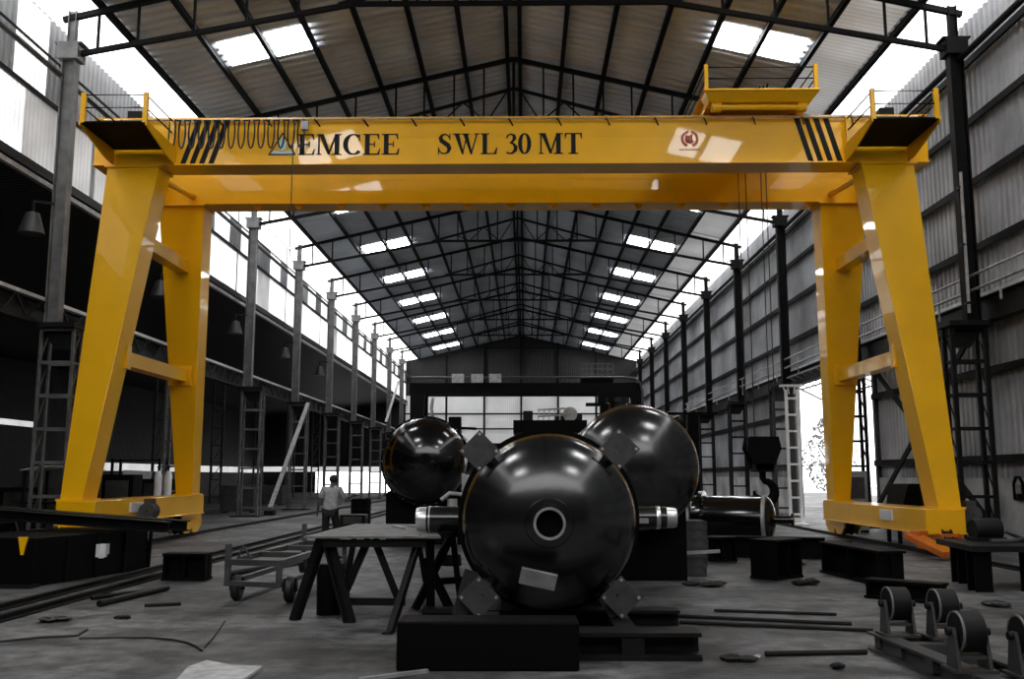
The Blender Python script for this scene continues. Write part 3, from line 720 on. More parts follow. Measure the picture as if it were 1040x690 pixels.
# rear right vessel
vb = thing('pressure_vessel', 'big dark vessel right behind the nearest one, rising over its right shoulder', 'vessel', (2.0, 17, .78), 'pressure vessels on the shop floor')
vessel_shell((2.03, 1.72), .95, 14.75, 19.5, .50).build('shell', 'vessel', vb)
b = MB(); b.lathe([(.945, 14.86), (.972, 14.86), (.972, 14.96), (.945, 14.96)], (2.03, 0, 1.72), (0, 1, 0), 72); b.build('weld_ring', 'steel_mid', vb)
b = MB(); b.lathe([(.02, 3.0), (.22, 3.0), (.22, 2.9), (.16, 2.9), (.16, 2.6)], (2.03, 17.4, 0), (0, 0, 1), 24); b.build('top_nozzle', 'vessel', vb)
t = thing('vessel_saddle', 'black saddle stand carrying the big vessel behind the nearest one', 'stand', (2.0, 16, 0))
for y in (15.3, 18.6):
    b = MB(); pr = [(1.2, .0), (1.2, 1.1)] + [(2.03 + .965 * math.sin(math.radians(a)), 1.72 - .965 * math.cos(math.radians(a))) for a in range(-50, 51, 10)] + [(2.86, 1.1), (2.86, 0)]
    b.prism(pr, (0, y, 0), (1, 0, 0), (0, 0, 1), (0, .3, 0)); b.build('saddle', 'black', t, smooth=False)
b = MB(); b.box(1.3, 2.7, 15.6, 18.6, .02, .3); b.build('spacer_beam', 'steel_dark', t, smooth=False)

# crib of timbers at its right
zz = 0
for i in range(6):
    w = R.uniform(-.02, .02); o = MB().box(2.92 + w, 3.30 + w, 15.95, 16.6, zz + .001, zz + .145).build('packing_timber', 'timber', None, .008, smooth=False)
    tag(o, '%s packing timber from the floor in the stack right of the big rear vessel' % ORD[i], 'timber', 'stacked packing timbers'); zz += .147
o = MB().bar((2.3, 15.6, .37), (3.45, 15.72, .42), .05).build('loose_bar', 'steel_light', None, smooth=False); tag(o, 'pale bar poking out in front of the timber stack', 'bar')

# left vessel
vc = thing('pressure_vessel', 'shiny black round vessel at the left behind the steel table', 'vessel', (-1.95, 25, .98), 'pressure vessels on the shop floor')
vessel_shell((-1.98, 1.96), .98, 22.6, 27.2, .55).build('shell', 'vessel_black', vc)
b = MB(); b.lathe([(.97, 22.75), (1.05, 22.75), (1.05, 22.85), (.97, 22.85)], (-1.98, 0, 1.96), (0, 1, 0), 72); b.build('flange_ring', 'vessel_black', vc)
for i in range(24):
    a = 2 * PI * i / 24; b = MB(); b.lathe([(.001, -.05), (.025, -.05), (.025, .02)], (-1.98 + 1.015 * math.cos(a), 22.74, 1.96 + 1.015 * math.sin(a)), (0, 1, 0), 8); b.build('bolt', 'steel_mid', vc)
b = MB(); b.lathe([(.001, .0), (.14, .0), (.14, -.05), (.001, -.05)], (-1.9, 22.07, 1.98), (0, 1, 0), 20); b.build('hand_hole', 'vessel_black', vc)
t = thing('vessel_saddle', 'black saddle stand under the shiny left vessel', 'stand', (-1.98, 24, 0))
for y in (23.2, 26.2):
    b = MB(); pr = [(-2.95, 0), (-2.95, 1.2)] + [(-1.98 + 1.0 * math.sin(math.radians(a)), 1.96 - 1.0 * math.cos(math.radians(a))) for a in range(-50, 51, 10)] + [(-1.05, 1.2), (-1.05, 0)]
    b.prism(pr, (0, y, 0), (1, 0, 0), (0, 0, 1), (0, .3, 0)); b.build('saddle', 'black', t, smooth=False)
b = MB(); b.box(-2.8, -1.2, 23.5, 26.2, .02, .4); b.build('spacer_beam', 'steel_dark', t, smooth=False)
t = thing('pipe_post', 'short grey capped post between the left vessel and the nearest one', 'post', (-.95, 17.5, 0))
b = MB(); b.lathe([(.02, 0), (.2, 0), (.2, .03), (.09, .03), (.09, 1.2), (.001, 1.2)], (-.95, 17.5, 0), (0, 0, 1), 20); b.build('shaft', 'steel_light', t)
b = MB(); b.tube([(-1.15, 17.5, 1.18), (-1.0, 17.5, 1.3), (-.8, 17.5, 1.28), (-.66, 17.5, 1.18)], .035, 8); b.build('curved_handle', 'steel_light', t)
b = MB(); b.lathe([(.001, .22), (.16, .2), (.18, 0), (.001, 0)], (-.95, 17.5, .02), (0, 0, 1), 20); b.build('foot', 'black', t)
o = MB().prism([(-.11, .75), (.11, .7), (-.02, 0), (-.1, 0)], (-.50, 14.8, .9), (1, 0, 0), (0, 0, 1), (0, .03, 0)).build('gusset_plate', 'steel_light', None, smooth=False)
o.parent = va; o.location = V(o.location) - ORG[va.name]

# small vessel lying at the right
t = thing('drum_vessel', 'small black cylindrical vessel lying sideways at the right, with a pale rim', 'vessel', (4.9, 22, .18))
ax = V((.93, -.36, 0)); o0 = (4.12, 21.7, .68); Rr = .5
prof = [(.001, -.1)] + [(Rr * math.sin(PI / 2 * i / 8), -.12 * math.cos(PI / 2 * i / 8)) for i in range(1, 9)] + [(Rr, 1.45), (Rr, 1.5)] + [(Rr * math.cos(PI / 2 * i / 8), 1.5 + .22 * math.sin(PI / 2 * i / 8)) for i in range(1, 9)]
MB().lathe(prof, o0, ax, 48).build('shell', 'vessel_black', t)
b = MB(); b.lathe([(.49, 1.47), (.53, 1.47), (.53, 1.53), (.49, 1.55)], o0, ax, 48); b.build('pale_rim', 'steel_light', t)
b = MB(); b.lathe([(.49, .1), (.6, .1), (.6, .2), (.49, .2)], o0, ax, 48); b.build('flange_ring', 'vessel_black', t)
q = V(o0) + ax * 1.7; b = MB(); b.tube([q, q + ax * .35], .09, 16); b.lathe([(.001, .35), (.14, .35), (.14, .4), (.001, .4)], q, ax, 20); b.build('end_nozzle', 'vessel_black', t)
def stub(x, y, w, l, h, label, rz=0, m='black', name='support_block'):
    t = thing(name, label, 'block', (x, y, 0))
    b = MB(); c, s = math.cos(rz), math.sin(rz)
    p0 = V((x - c * l / 2, y - s * l / 2, h / 2)); p1 = V((x + c * l / 2, y + s * l / 2, h / 2))
    b.ibeam(p0, p1, w, h - .01, .035); b.build('beam', m, t, smooth=False)
    for f in (.04, .5, .96): b = MB(); q = p0.lerp(p1, f); b.obox((q.x, q.y, h / 2), (.03, w - .02, h - .08), rz); b.build('stiffener', m, t, smooth=False)
    return t
stub(4.1, 18.95, .45, .55, .46, 'black support block left of the two under the lying vessel')
stub(4.35, 15.75, .5, .75, .62, 'black I-beam offcut standing in front of the lying vessel', .75)
stub(4.5, 21.57, .3, .4, .17, 'low black chock under the left end of the lying vessel', 1.2)
stub(5.35, 21.24, .3, .4, .17, 'low black chock under the rimmed end of the lying vessel', 1.2)
stub(5.15, 19.6, .3, 2.2, .42, 'long dark beam on the floor behind the black offcut at the right', -.25)
stub(5.62, 15.6, .42, 2.2, .52, 'long black box beam lying in front of the right crane leg', -1.47)
stub(5.3, 12.95, .28, 1.0, .26, 'short dark beam lying behind the roller stand', -.75)
stub(-4.92, 15.35, .36, .68, .42, 'small black block beside the left floor rails, near the cart', 0)
stub(6.9, 21.6, .3, 1.2, .2, 'low dark beam beyond the long box beam near the doorway', .3)

# large dark box with beams, front left
t = thing('steel_trestle', 'large black boxed steel trestle on the left floor before the yellow crane leg', 'trestle', (-7.3, 15.8, 0))
b = MB(); b.hexa([(-6.85, 14.25, 0), (-6.22, 17.2, 0), (-7.8, 17.6, 0), (-8.5, 14.65, 0), (-6.80, 14.3, .70), (-6.25, 17.1, .70), (-7.8, 17.5, .70), (-8.4, 14.7, .70)]); b.build('box_body', 'black', t, .012, smooth=False)
b = MB()
for f in (0, .25, .5, .75, 1): b = MB(); p0 = V((-6.84, 14.3, .0)).lerp(V((-6.23, 17.15, 0)), f); b.bar(p0, p0 + V((.02, .02, .66)), .05); b.build('rib', 'black', t, smooth=False)
b = MB(); b.box(-7.5, -6.75, 14.1, 14.4, .0, .04); b.build('foot_plate', 'steel_dark', t, smooth=False)
o = MB().prism([(-.07, .26), (.07, .26), (.02, 0), (-.02, 0)], (-7.0, 14.3, .46), (1, 0, 0), (0, 0, 1), (0, .04, 0)).build('wedge_tag', 'yellow', t, smooth=False); o['label'] = 'small yellow wedge'
b = MB(); b.box(-6.52, -6.36, 15.74, 15.82, .36, .52); b.box(-6.52, -6.48, 15.68, 15.74, .32, .52); b.box(-6.40, -6.36, 15.68, 15.74, .32, .52); b.box(-6.48, -6.40, 15.69, 15.74, .30, .37); o = b.build('lifting_clamp', 'white_paint', t, smooth=False); o['label'] = 'small white clamp'
for i, (ya, yb, xa_) in enumerate(((15.5, 16.9, -5.3), (15.9, 17.3, -5.15), (16.3, 17.7, -5.5))):
    o = MB().ibeam((xa_, ya, .80), (-9.3, yb, .98), .17, .17, .02).build('steel_beam', 'steel_dark', None, smooth=False)
    tag(o, '%s of the dark beams laid across the black trestle at the left, from the front' % ORD[i], 'beam', 'beams on the black trestle')
t = thing('sawhorse', 'dark low sawhorse at the left frame edge under the laid beams', 'trestle', (-9.0, 17.2, 0))
b = MB(); b.bar((-9.0, 16.4, .82), (-9.0, 18.0, .82), .1); b.build('top_bar', 'steel_dark', t, smooth=False)
for y in (16.6, 17.8):
    for dx in (-.3, .3):
        b = MB(); b.bar((-9.0, y, .8), (-9.0 + dx, y, .0), .07); b.build('leg', 'steel_dark', t, smooth=False)

# steel plate table
t = thing('steel_table', 'rough steel plate table on dark splayed legs left of the nearest vessel', 'table', (-1.4, 12, 0))
b = MB(); b.prism([(-2.10, 10.85), (-.58, 10.85), (-.98, 13.6), (-2.02, 13.7)], (0, 0, .92), (1, 0, 0), (0, 1, 0), (0, 0, .022)); b.build('table_top', 'board', t, smooth=False).data.materials[0] = mat('dusty_plate_top', (.16, .16, .16), .7, .1, 0, .35, 8)
for p0, p1, w in (((-1.92, 10.98, .92), (-2.24, 11.15, 0), .085), ((-1.86, 11.0, .92), (-1.58, 10.95, 0), .10), ((-1.95, 13.4, .92), (-2.1, 13.5, 0), .07), ((-1.1, 13.3, .92), (-.95, 13.45, 0), .07),
                  ((-.86, 11.1, .92), (-1.06, 10.2, 0), .085), ((-.72, 11.15, .92), (-.74, 11.55, 0), .09)):
    b = MB(); b.angle(p0, p1, w, .022); b.bar((p1[0] - .05, p1[1], .008), (p1[0] + .06, p1[1], .008), .1, .014); b.build('leg', 'steel_dark', t, smooth=False)
for p0, p1 in (((-1.76, 11.2, .2), (-1.0, 11.15, .2)), ((-1.42, 11.12, .9), (-1.72, 11.18, .22)), ((-1.36, 11.12, .9), (-1.08, 11.18, .22)), ((-1.9, 10.95, .86), (-.75, 10.95, .86)), ((-2.0, 13.3, .86), (-1.05, 13.3, .86))):
    b = MB(); b.bar(p0, p1, .06, .08); b.build('cross_bar', 'steel_dark', t, smooth=False)
b = MB(); b.lathe([(.001, 0), (.14, 0), (.15, .5), (.11, .58), (.001, .58)], (-1.95, 11.6, 0), (0, 0, 1), 20); o = b.build('paint_drum', 'black'); tag(o, 'black drum standing under the left end of the steel table', 'drum')
t = thing('sawhorse', 'dark crossed trestle between the steel table and the nearest vessel', 'trestle', (-.5, 12.3, 0))
b = MB(); b.bar((-.62, 12.0, .9), (-.36, 12.7, .9), .1); b.build('top_bar', 'steel_dark', t, smooth=False)
for p0, p1 in (((-.55, 12.2, .9), (-.98, 12.0, 0)), ((-.55, 12.2, .9), (-.44, 12.25, 0)), ((-.42, 12.5, .9), (-.10, 12.6, 0)), ((-.85, 11.9, .62), (-.52, 11.75, 0))):
    b = MB(); b.bar(p0, p1, .07, .09); b.build('leg', 'steel_dark', t, smooth=False)
b = MB(); b.bar((-.82, 12.08, .32), (-.2, 12.5, .32), .05, .08); b.build('cross_bar', 'steel_dark', t, smooth=False)
for i, (x, y, l, a) in enumerate(((-1.15, 12.2, .75, 1.9), (-.95, 12.4, .6, 2.0))):
    o = MB().bar((x, y, .957), (x + l * math.cos(a), y + l * math.sin(a), .957), .025, .02).build('welding_rod', 'steel_light', None, smooth=False); tag(o, '%s loose pale rod lying on the steel table top' % ('nearer', 'farther')[i], 'rod')

# cart
t = thing('flat_cart', 'grey tubular frame cart on small wheels, left of the steel table', 'cart', (-3.1, 14, 0))
A, B_, Cc, D_ = V((-3.50, 12.75, .5)), V((-2.78, 12.55, .5)), V((-2.62, 16.2, .5)), V((-3.34, 16.4, .5))
b = MB()
for p, q in ((A, D_), (B_, Cc), (A, B_), (D_, Cc), (A.lerp(D_, .35), B_.lerp(Cc, .35)), (A.lerp(D_, .7), B_.lerp(Cc, .7))): b.bar(p, q, .075)
b.build('top_frame', 'steel_mid', t, smooth=False)
dz = V((0, 0, -.27)); b = MB()
for p, q in ((A, B_), (B_, Cc), (A, D_)): b.bar(p + dz, q + dz, .065)
b.build('lower_frame', 'steel_mid', t, smooth=False)
for p, u in ((A, .20), (B_, 0), (Cc, 0), (D_, .28)):
    b = MB(); b.bar(p + V((0, 0, -.3)), p + V((0, 0, u + .03)), .07); b.build('corner_post', 'steel_mid', t, smooth=False)
b = MB(); b.tube([A + V((.12, 0, .02)), A + V((.18, .02, .2)), A + V((.3, .05, .02))], .02, 6); b.build('grab_handle', 'steel_mid', t)
for p in (A + V((.1, .1, 0)), B_ + V((.12, .1, 0)), D_, Cc):
    b = MB(); b.lathe([(.02, -.06), (.14, -.06), (.165, -.03), (.165, .03), (.14, .06), (.02, .06)], (p.x, p.y, .166), (1, .05, 0), 20); w = b.build('wheel', 'rubber', t)
    b = MB(); b.bar((p.x - .075, p.y, .14), (p.x - .06, p.y, .30), .05); b.bar((p.x + .075, p.y, .14), (p.x + .06, p.y, .30), .05); b.build('fork', 'steel_dark', w, smooth=False)

# tank roller stand
t = thing('roller_stand', 'low steel tank roller stand with four rollers, front right corner', 'roller stand', (3.9, 8.2, 0))
b = MB()
for xa, xb, ya, yb in ((3.62, 3.74, 9.35, 6.2), (4.06, 4.20, 9.35, 6.2)): b.ibeam((xa, ya, .085), (xb, yb, .085), .16, .165, .02)
for y in (9.25, 8.75, 8.1, 7.4, 6.9): b.bar((3.6, y, .1), (4.2, y, .1), .14, .12)
b.build('base_frame', 'steel_mid', t, smooth=False)
def roller(x, y, par):
    rb = MB()
    for dx in (-.115, .115):
        rb.prism([(-.11, .0), (.11, .0), (.06, .25), (.035, .31), (-.035, .31), (-.06, .25)], (x + dx - .012, y, .17), (0, 1, 0), (0, 0, 1), (.024, 0, 0))
    rb.box(x - .115, x + .115, y - .07, y + .07, .26, .285); rb.box(x - .16, x + .16, y - .13, y + .13, .168, .19)
    br = rb.build('roller_bracket', 'steel_mid', par, smooth=False)
    w = MB(); w.lathe([(.02, -.09), (.135, -.09), (.15, -.08), (.15, .08), (.135, .09), (.02, .09)], (x, y, .45), (1, 0, 0), 32); w.build('roller', 'steel_dark', br)
    w = MB(); w.lathe([(.138, -.094), (.151, -.094), (.151, -.078), (.138, -.078)], (x, y, .45), (1, 0, 0), 32); o = w.build('worn_edge', 'column_grey', br); o['label'] = 'worn paler roller edge'
    w = MB(); w.tube([(x - .16, y, .45), (x + .16, y, .45)], .03, 12); w.build('axle', 'steel_dark', br)
for x, y in ((3.74, 9.1), (4.10, 8.95), (3.66, 7.5), (4.02, 7.3)): roller(x, y, t)

# bench at the right edge
t = thing('steel_bench', 'long black steel bench by the right wall behind the rollers', 'bench', (7.6, 14.6, 0))
b = MB(); b.hexa([(6.55, 13.75, .56), (9.2, 13.6, .56), (9.6, 15.2, .56), (6.75, 15.4, .56), (6.55, 13.75, .64), (9.2, 13.6, .64), (9.6, 15.2, .64), (6.75, 15.4, .64)]); b.build('bench_top', 'steel_dark', t, smooth=False)
for x, y in ((6.75, 14.0), (7.45, 13.9), (8.6, 13.9), (7.0, 15.1), (9.0, 15.1)):
    b = MB(); b.ibeam((x, y, 0), (x, y, .56), .24, .26, .03, up=(0, 1, 0)); b.build('leg', 'black', t, smooth=False)
t = thing('grinder_pump', 'grimy small machine with a pale hose lying on the black bench', 'machine', (7.3, 15, .641))
b = MB(); b.lathe([(.001, 0), (.15, 0), (.17, .1), (.17, .4), (.001, .45)], (7.05, 14.8, .81), (1, .1, 0), 20); b.box(7.0, 7.5, 14.68, 14.92, .641, .70); b.build('body', 'steel_dark', t)
b = MB(); b.tube([(7.5, 14.7, .8), (7.7, 14.6, .68), (7.4, 14.4, .66), (7.1, 14.35, .66)], .04, 8); b.build('hose', 'steel_mid', t)

# rods, cables and scraps on the floor
for i, (p0, p1, r, lab) in enumerate((((2.6, 11.85), (3.95, 11.54), .018, 'farthest of the three thin rods on the floor right of the nearest vessel'), ((2.1, 11.36), (3.88, 10.8), .02, 'middle of the three thin rods on the floor right of the nearest vessel'),
        ((2.04, 10.9), (3.95, 10.35), .02, 'nearest of the three thin rods on the floor right of the nearest vessel'), ((2.5, 8.98), (3.44, 9.08), .024, 'thick rod on the floor pointing at the roller stand'),
        ((-4.91, 12.19), (-4.71, 13.95), .04, 'dark pipe lying along the left floor rails'), ((-5.3, 12.85), (-4.81, 13.7), .03, 'shorter dark pipe beside the left floor rails'), ((-4.35, 12.2), (-3.95, 12.35), .02, 'short rod offcut left of the cart'),
        ((-3.6, 18.5), (-4.4, 15.8), .05, 'dark pipe leaning low behind the small black block'))):
    o = MB().tube([(*p0, r + .002), (*p1, r + .002)], r, 8).build('steel_rod', 'steel_dark'); tag(o, lab, 'rod')
o = MB().tube([(-4.06, 9.81, .012), (-3.75, 9.87, .012), (-3.4, 9.87, .012), (-3.1, 9.74, .012), (-2.9, 9.57, .012), (-2.75, 9.38, .012), (-2.62, 9.15, .012), (-2.66, 9.3, .012), (-2.74, 9.82, .012), (-2.98, 10.99, .012)], .011, 6).build('welding_cable', 'rubber'); tag(o, 'thin black cable bending back sharply on the left foreground floor', 'cable')
o = MB().tube([(-6.0, 9.5, .012), (-4.81, 9.57, .012), (-4.48, 9.86, .012), (-4.16, 9.98, .012), (-4.23, 10.36, .012)], .012, 6).build('welding_cable', 'rubber'); tag(o, 'black cable running in from the left frame edge', 'cable')
o = MB().prism([(-2.36, 7.7), (-1.86, 7.75), (-1.84, 8.34), (-2.10, 8.38), (-2.40, 8.60), (-2.46, 8.3)], (0, 0, .001), (1, 0, 0), (0, 1, 0), (0, 0, .03)).build('pale_slab', 'board', None, .006, smooth=False); tag(o, 'pale broken slab at the bottom left foreground', 'slab')
o = MB().bar((-.95, 7.85, .02), (-.45, 8.2, .02), .04, .03).build('steel_offcut', 'steel_light', None, smooth=False); tag(o, 'thin pale offcut at the bottom, left of the black block', 'offcut')
def lump(name, x, y, sz, m, lab, cat, n=3):
    t = MB()
    for i in range(n):
        t.ball((x + R.uniform(-.5, .5) * sz, y + R.uniform(-.25, .25) * sz, sz * .2), sz * R.uniform(.25, .42), (1.1, .8, .55), 10, 6)
    for p in t.v: p += V((R.uniform(-.03, .03), R.uniform(-.03, .03), R.uniform(-.015, .015))) * sz * 2; p.z = max(p.z * (.45 if 'scrap' not in name else .8), .002)
    o = t.build(name, m); tag(o, lab, cat); return o
lump('grimy_rag', 2.22, 8.78, .24, 'rag', 'crumpled grimy rag on the floor right of the vessel skid', 'rag', 5)
lump('dark_scrap', 3.02, 8.45, .16, 'steel_dark', 'small dark scrap lump at the bottom right', 'scrap', 2)
lump('paper_scrap', 2.42, 8.9, .10, 'board', 'crumpled pale paper beside the grimy rag', 'paper', 2)
lump('grimy_rag', 3.0, 14.6, .4, 'rag', 'dark heap of rags in front of the timber stack', 'rag', 5)
lump('cable_heap', -4.85, 11.0, .3, 'rubber', 'tangled black cable heap on the left foreground floor', 'cable', 5)
lump('dark_scrap', -4.2, 11.2, .14, 'steel_dark', 'small dark lumps beside the cable heap', 'scrap', 3)
lump('paper_scrap', -3.98, 11.0, .08, 'board', 'small white scrap on the left floor', 'paper', 1)
lump('dark_scrap', 4.5, 14.7, .3, 'steel_dark', 'dark scrap at the foot of the I-beam offcut', 'scrap', 3)
lump('cable_heap', 6.3, 12.4, .4, 'rubber', 'loose black cable heap behind the rollers at the right', 'cable', 4)
lump('grimy_rag', 5.2, 18.0, .3, 'rag', 'dark rag heap near the bright doorway', 'rag', 4)

# ------------------------------------------------------------------ things standing in the left aisle and under the crane
def crate(name, x, y, w, d, h, m, lab, cat, z=0, knobs=2):
    t = thing(name, lab, cat, (x, y, z))
    b = MB(); b.box(x - w / 2, x + w / 2, y - d / 2, y + d / 2, z + .06, z + h); b.build('body', m, t, .015, smooth=False)
    b = MB()
    for sx_ in (-1, 1):
        b.box(x + sx_ * w * .4 - .04, x + sx_ * w * .4 + .04, y - d / 2, y + d / 2, z, z + .06)
    b.build('skid_foot', 'steel_dark', t, smooth=False)
    b = MB(); b.box(x - w * .36, x + w * .36, y - d / 2 - .012, y - d / 2, z + h * .55, z + h * .9)
    for i in range(knobs): b.lathe([(.001, -.03), (.03, -.03), (.03, 0)], (x - w * .2 + i * w * .3, y - d / 2 - .01, z + h * .4), (0, 1, 0), 10)
    b.build('control_panel', 'steel_mid', t); return t
crate('welding_machine', -11.1, 27.6, .9, .7, 1.65, 'black', 'black welding machine seen between the left crane legs', 'machine')
crate('equipment_box', -10.55, 29.2, .62, .5, .98, 'steel_light', 'grey box carrying two pale cylinders inside the left crane legs', 'box')
for i, dx in enumerate((-.13, .17)):
    t = thing('gas_cylinder', '%s of the two pale gas cylinders on the grey box behind the left crane legs' % ('left', 'right')[i], 'cylinder', (-10.55 + dx, 29.2, .985), 'gas cylinders on the grey box')
    b = MB(); b.lathe([(.001, 0), (.11, 0), (.11, .62), (.085, .72), (.04, .78), (.001, .78)], (-10.55 + dx, 29.2, .985), (0, 0, 1), 20); b.build('bottle', 'white_paint', t)
    b = MB(); b.lathe([(.001, .78), (.03, .78), (.03, .86), (.05, .87), (.05, .92), (.001, .92)], (-10.55 + dx, 29.2, .985), (0, 0, 1), 14); b.build('valve', 'steel_dark', t)
crate('tool_cabinet', -12.6, 34.5, 1.3, .6, 1.5, 'steel_dark', 'dark tool cabinet deep in the left aisle by the second column', 'cabinet')
crate('tool_cabinet', -13.5, 27, 1.2, .8, 1.3, 'steel_dark', 'dark cabinet in the aisle left of the front crane leg', 'cabinet')
crate('tool_cabinet', -12.4, 43.5, 1.5, .7, 1.2, 'steel_mid', 'grey cabinet in the aisle behind the pale diagonal brace', 'cabinet')
crate('wooden_crate', -14.2, 55, 2., 1.2, 1.1, 'timber', 'dark crate in the aisle left of the man', 'crate')
t = thing('work_table', 'table with a pale bowed sheet on top, in the aisle at the left frame edge', 'table', (-11.7, 25.3, 0))
b = MB()
for i in range(8):
    u0, u1 = i / 8, (i + 1) / 8
    f = lambda u: 1.74 + .10 * math.sin(PI * u)
    b.hexa([(-12.5 + 1.6 * u0, 24.6, f(u0)), (-12.5 + 1.6 * u1, 24.6, f(u1)), (-12.5 + 1.6 * u1, 26, f(u1)), (-12.5 + 1.6 * u0, 26, f(u0)), (-12.5 + 1.6 * u0, 24.6, f(u0) + .03), (-12.5 + 1.6 * u1, 24.6, f(u1) + .03), (-12.5 + 1.6 * u1, 26, f(u1) + .03), (-12.5 + 1.6 * u0, 26, f(u0) + .03)])
b.build('cover_sheet', 'white_paint', t)
for x in (-12.4, -11.0):
    for y in (24.7, 25.9):
        b = MB(); b.bar((x, y, 0), (x, y, 1.75), .08); b.build('leg', 'steel_dark', t, smooth=False)
b = MB(); b.box(-12.4, -11.0, 24.7, 25.9, .9, .95); b.build('shelf', 'steel_dark', t, smooth=False)
o = MB().prism([(-.5, 0), (.55, 0), (.75, 1.1), (-.4, 1.15)], (-15.2, 38.5, .7), (1, 0, 0), (0, 0, 1), (0, .04, 0)).build('leaning_sheet', 'white_paint', None, smooth=False)
tag(o, 'pale sheet leaning in the aisle, seen past the left front crane leg', 'sheet')
t = thing('storage_rack', 'dark rack carrying the leaning pale sheet in the aisle', 'rack', (-15.2, 38.8, 0))
for x in (-16.1, -14.2):
    for y in (38.6, 39.4):
        b = MB(); b.bar((x, y, 0), (x, y, 2.3), .09); b.build('upright', 'steel_dark', t, smooth=False)
for z in (.66, 1.5, 2.25):
    b = MB(); b.box(-16.2, -14.1, 38.4, 39.5, z - .04, z); b.build('shelf', 'steel_dark', t, smooth=False)
# second row of posts deep in the aisle
for i in range(7):
    x, y = -17.8, 30 + 9 * i
    t = thing('aisle_post', '%s dark latticed post from the front in the middle of the left aisle' % ORD[i], 'post', (x, y, 0), 'latticed posts in the left aisle')
    for dx in (-.3, .3):
        b = MB(); b.bar((x + dx, y, 0), (x + dx, y, 8.3), .12); b.build('chord', 'steel_mid', t, smooth=False)
    b = MB()
    for j in range(8): b.bar((x - .3, y, .4 + j), (x + .3, y, .4 + j), .06); b.bar((x - .3, y, .4 + j), (x + .3, y, 1.4 + j - .1), .04)
    b.build('lacing', 'steel_mid', t, smooth=False)
# pale diagonal braces
for p0, p1, lab in (((-10.15, 46.6, 5.1), (-10.15, 40.2, .3), 'pale diagonal prop leaning from the fourth left column to the floor'), ((-10.1, 79.6, 9.4), (-10.1, 72.6, 5.6), 'pale diagonal brace high between two far left columns')):
    t = thing('diagonal_brace', lab, 'brace', p1)
    b = MB(); b.bar(p0, p1, .17, .1); b.build('bar', 'steel_light', t, smooth=False)
    b = MB(); q = V(p1); b.box(q.x - .2, q.x + .2, q.y - .2, q.y + .2, q.z - .3 if q.z < 1 else q.z - .05, q.z - .1 if q.z < 1 else q.z + .05); b.build('foot_plate', 'steel_dark', t, smooth=False)
# barrel and pail near the man
t = thing('oil_drum', 'black oil drum standing behind the steel table near the man', 'drum', (-4.6, 29.5, 0))
b = MB(); b.lathe([(.001, 0), (.3, 0), (.3, .28), (.32, .3), (.3, .32), (.3, .6), (.32, .62), (.3, .64), (.3, .92), (.28, .93), (.27, .9), (.001, .9)], (-4.6, 29.5, 0), (0, 0, 1), 28); b.build('body', 'black', t)
b = MB(); b.lathe([(.001, .9), (.04, .9), (.04, .93), (.001, .93)], (-4.5, 29.4, 0), (0, 0, 1), 12); b.build('bung', 'steel_mid', t)
o = MB().lathe([(.001, 0), (.22, 0), (.25, .16), (.23, .16), (.001, .14)], (-3.55, 25.0, 0), (0, 0, 1), 24).build('white_basin', 'white_paint'); tag(o, 'low white basin on the floor right of the man', 'basin')
crate('gear_box', -4.4, 27.2, .7, .5, .55, 'steel_dark', 'dark box with fittings between the man and the left vessel', 'box')
o = MB().prism([(-.16, 0), (.14, 0), (.1, .8), (-.1, .85)], (-3.75, 29.8, .25), (1, 0, 0), (0, 0, 1), (0, .1, 0)).build('paper_sack', 'white_paint', None, .03); tag(o, 'white sack leaning beside the black oil drum', 'sack'); o.location.z = 0

# right side: cabinet, hopper, cross brace, lattice ladder, wall box
t = crate('electrical_cabinet', 9.95, 28.6, .62, .5, 1.75, 'steel_light', 'pale electrical cabinet seen between the right crane legs', 'cabinet', 0, 3)
t = thing('steel_hopper', 'black tapered hopper between the right crane legs', 'hopper', (10.3, 24.3, 0))
b = MB(); b.hexa([(9.3, 23.6, .55), (10.2, 23.6, .55), (10.2, 24.5, .55), (9.3, 24.5, .55), (9.5, 23.4, 1.42), (10.45, 23.4, 1.42), (10.45, 24.7, 1.42), (9.5, 24.7, 1.42)]); b.build('bin', 'black', t, .01, smooth=False)
for x, y in ((9.35, 23.7), (10.15, 23.7), (9.35, 24.4), (10.15, 24.4)):
    b = MB(); b.bar((x, y, 0), (x, y, .6), .08); b.build('leg', 'steel_dark', t, smooth=False)
t = thing('cross_brace', 'black crossed bracing between the first two right columns', 'brace', (11.22, 26.8, .6))
for za, zb_ in ((.6, 5.0), (5.0, .6)):
    b = MB(); b.bar((11.22 + (.05 if za < 1 else -.05), 23.3, za), (11.22 + (.05 if za < 1 else -.05), 30.3, zb_), .06, .16); b.build('brace_bar', 'truss', t, smooth=False)
t = thing('lattice_post', 'white ladder-like lattice post standing beside the bright side door', 'post', (9.35, 32.6, 0))
for x in (9.16, 9.54):
    b = MB(); b.bar((x, 32.6, .05), (x, 32.6, 4.5), .09, .07); b.build('rail', 'white_paint', t, smooth=False)
for i in range(8):
    b = MB(); b.bar((9.16, 32.6, .35 + i * .55), (9.54, 32.6, .35 + i * .55), .06, .07); b.build('rung', 'white_paint', t, smooth=False)
b = MB(); b.box(8.98, 9.72, 32.45, 32.75, 4.6, 4.66)
for dx in (-.28, -.12, .12, .28): b.bar((9.35 + dx * .7, 32.6, 4.35), (9.35 + dx, 32.6, 4.62), .04)
b.build('head_plate', 'white_paint', t, smooth=False)
b = MB(); b.box(9.0, 9.7, 32.3, 32.9, 0, .05); b.build('foot_plate', 'white_paint', t, smooth=False)
t = thing('wall_box', 'small dark framed box hung on the right plinth near the frame edge', 'box', (11.5, 22.2, 1.08))
b = MB(); y, z = 22.2, 1.08
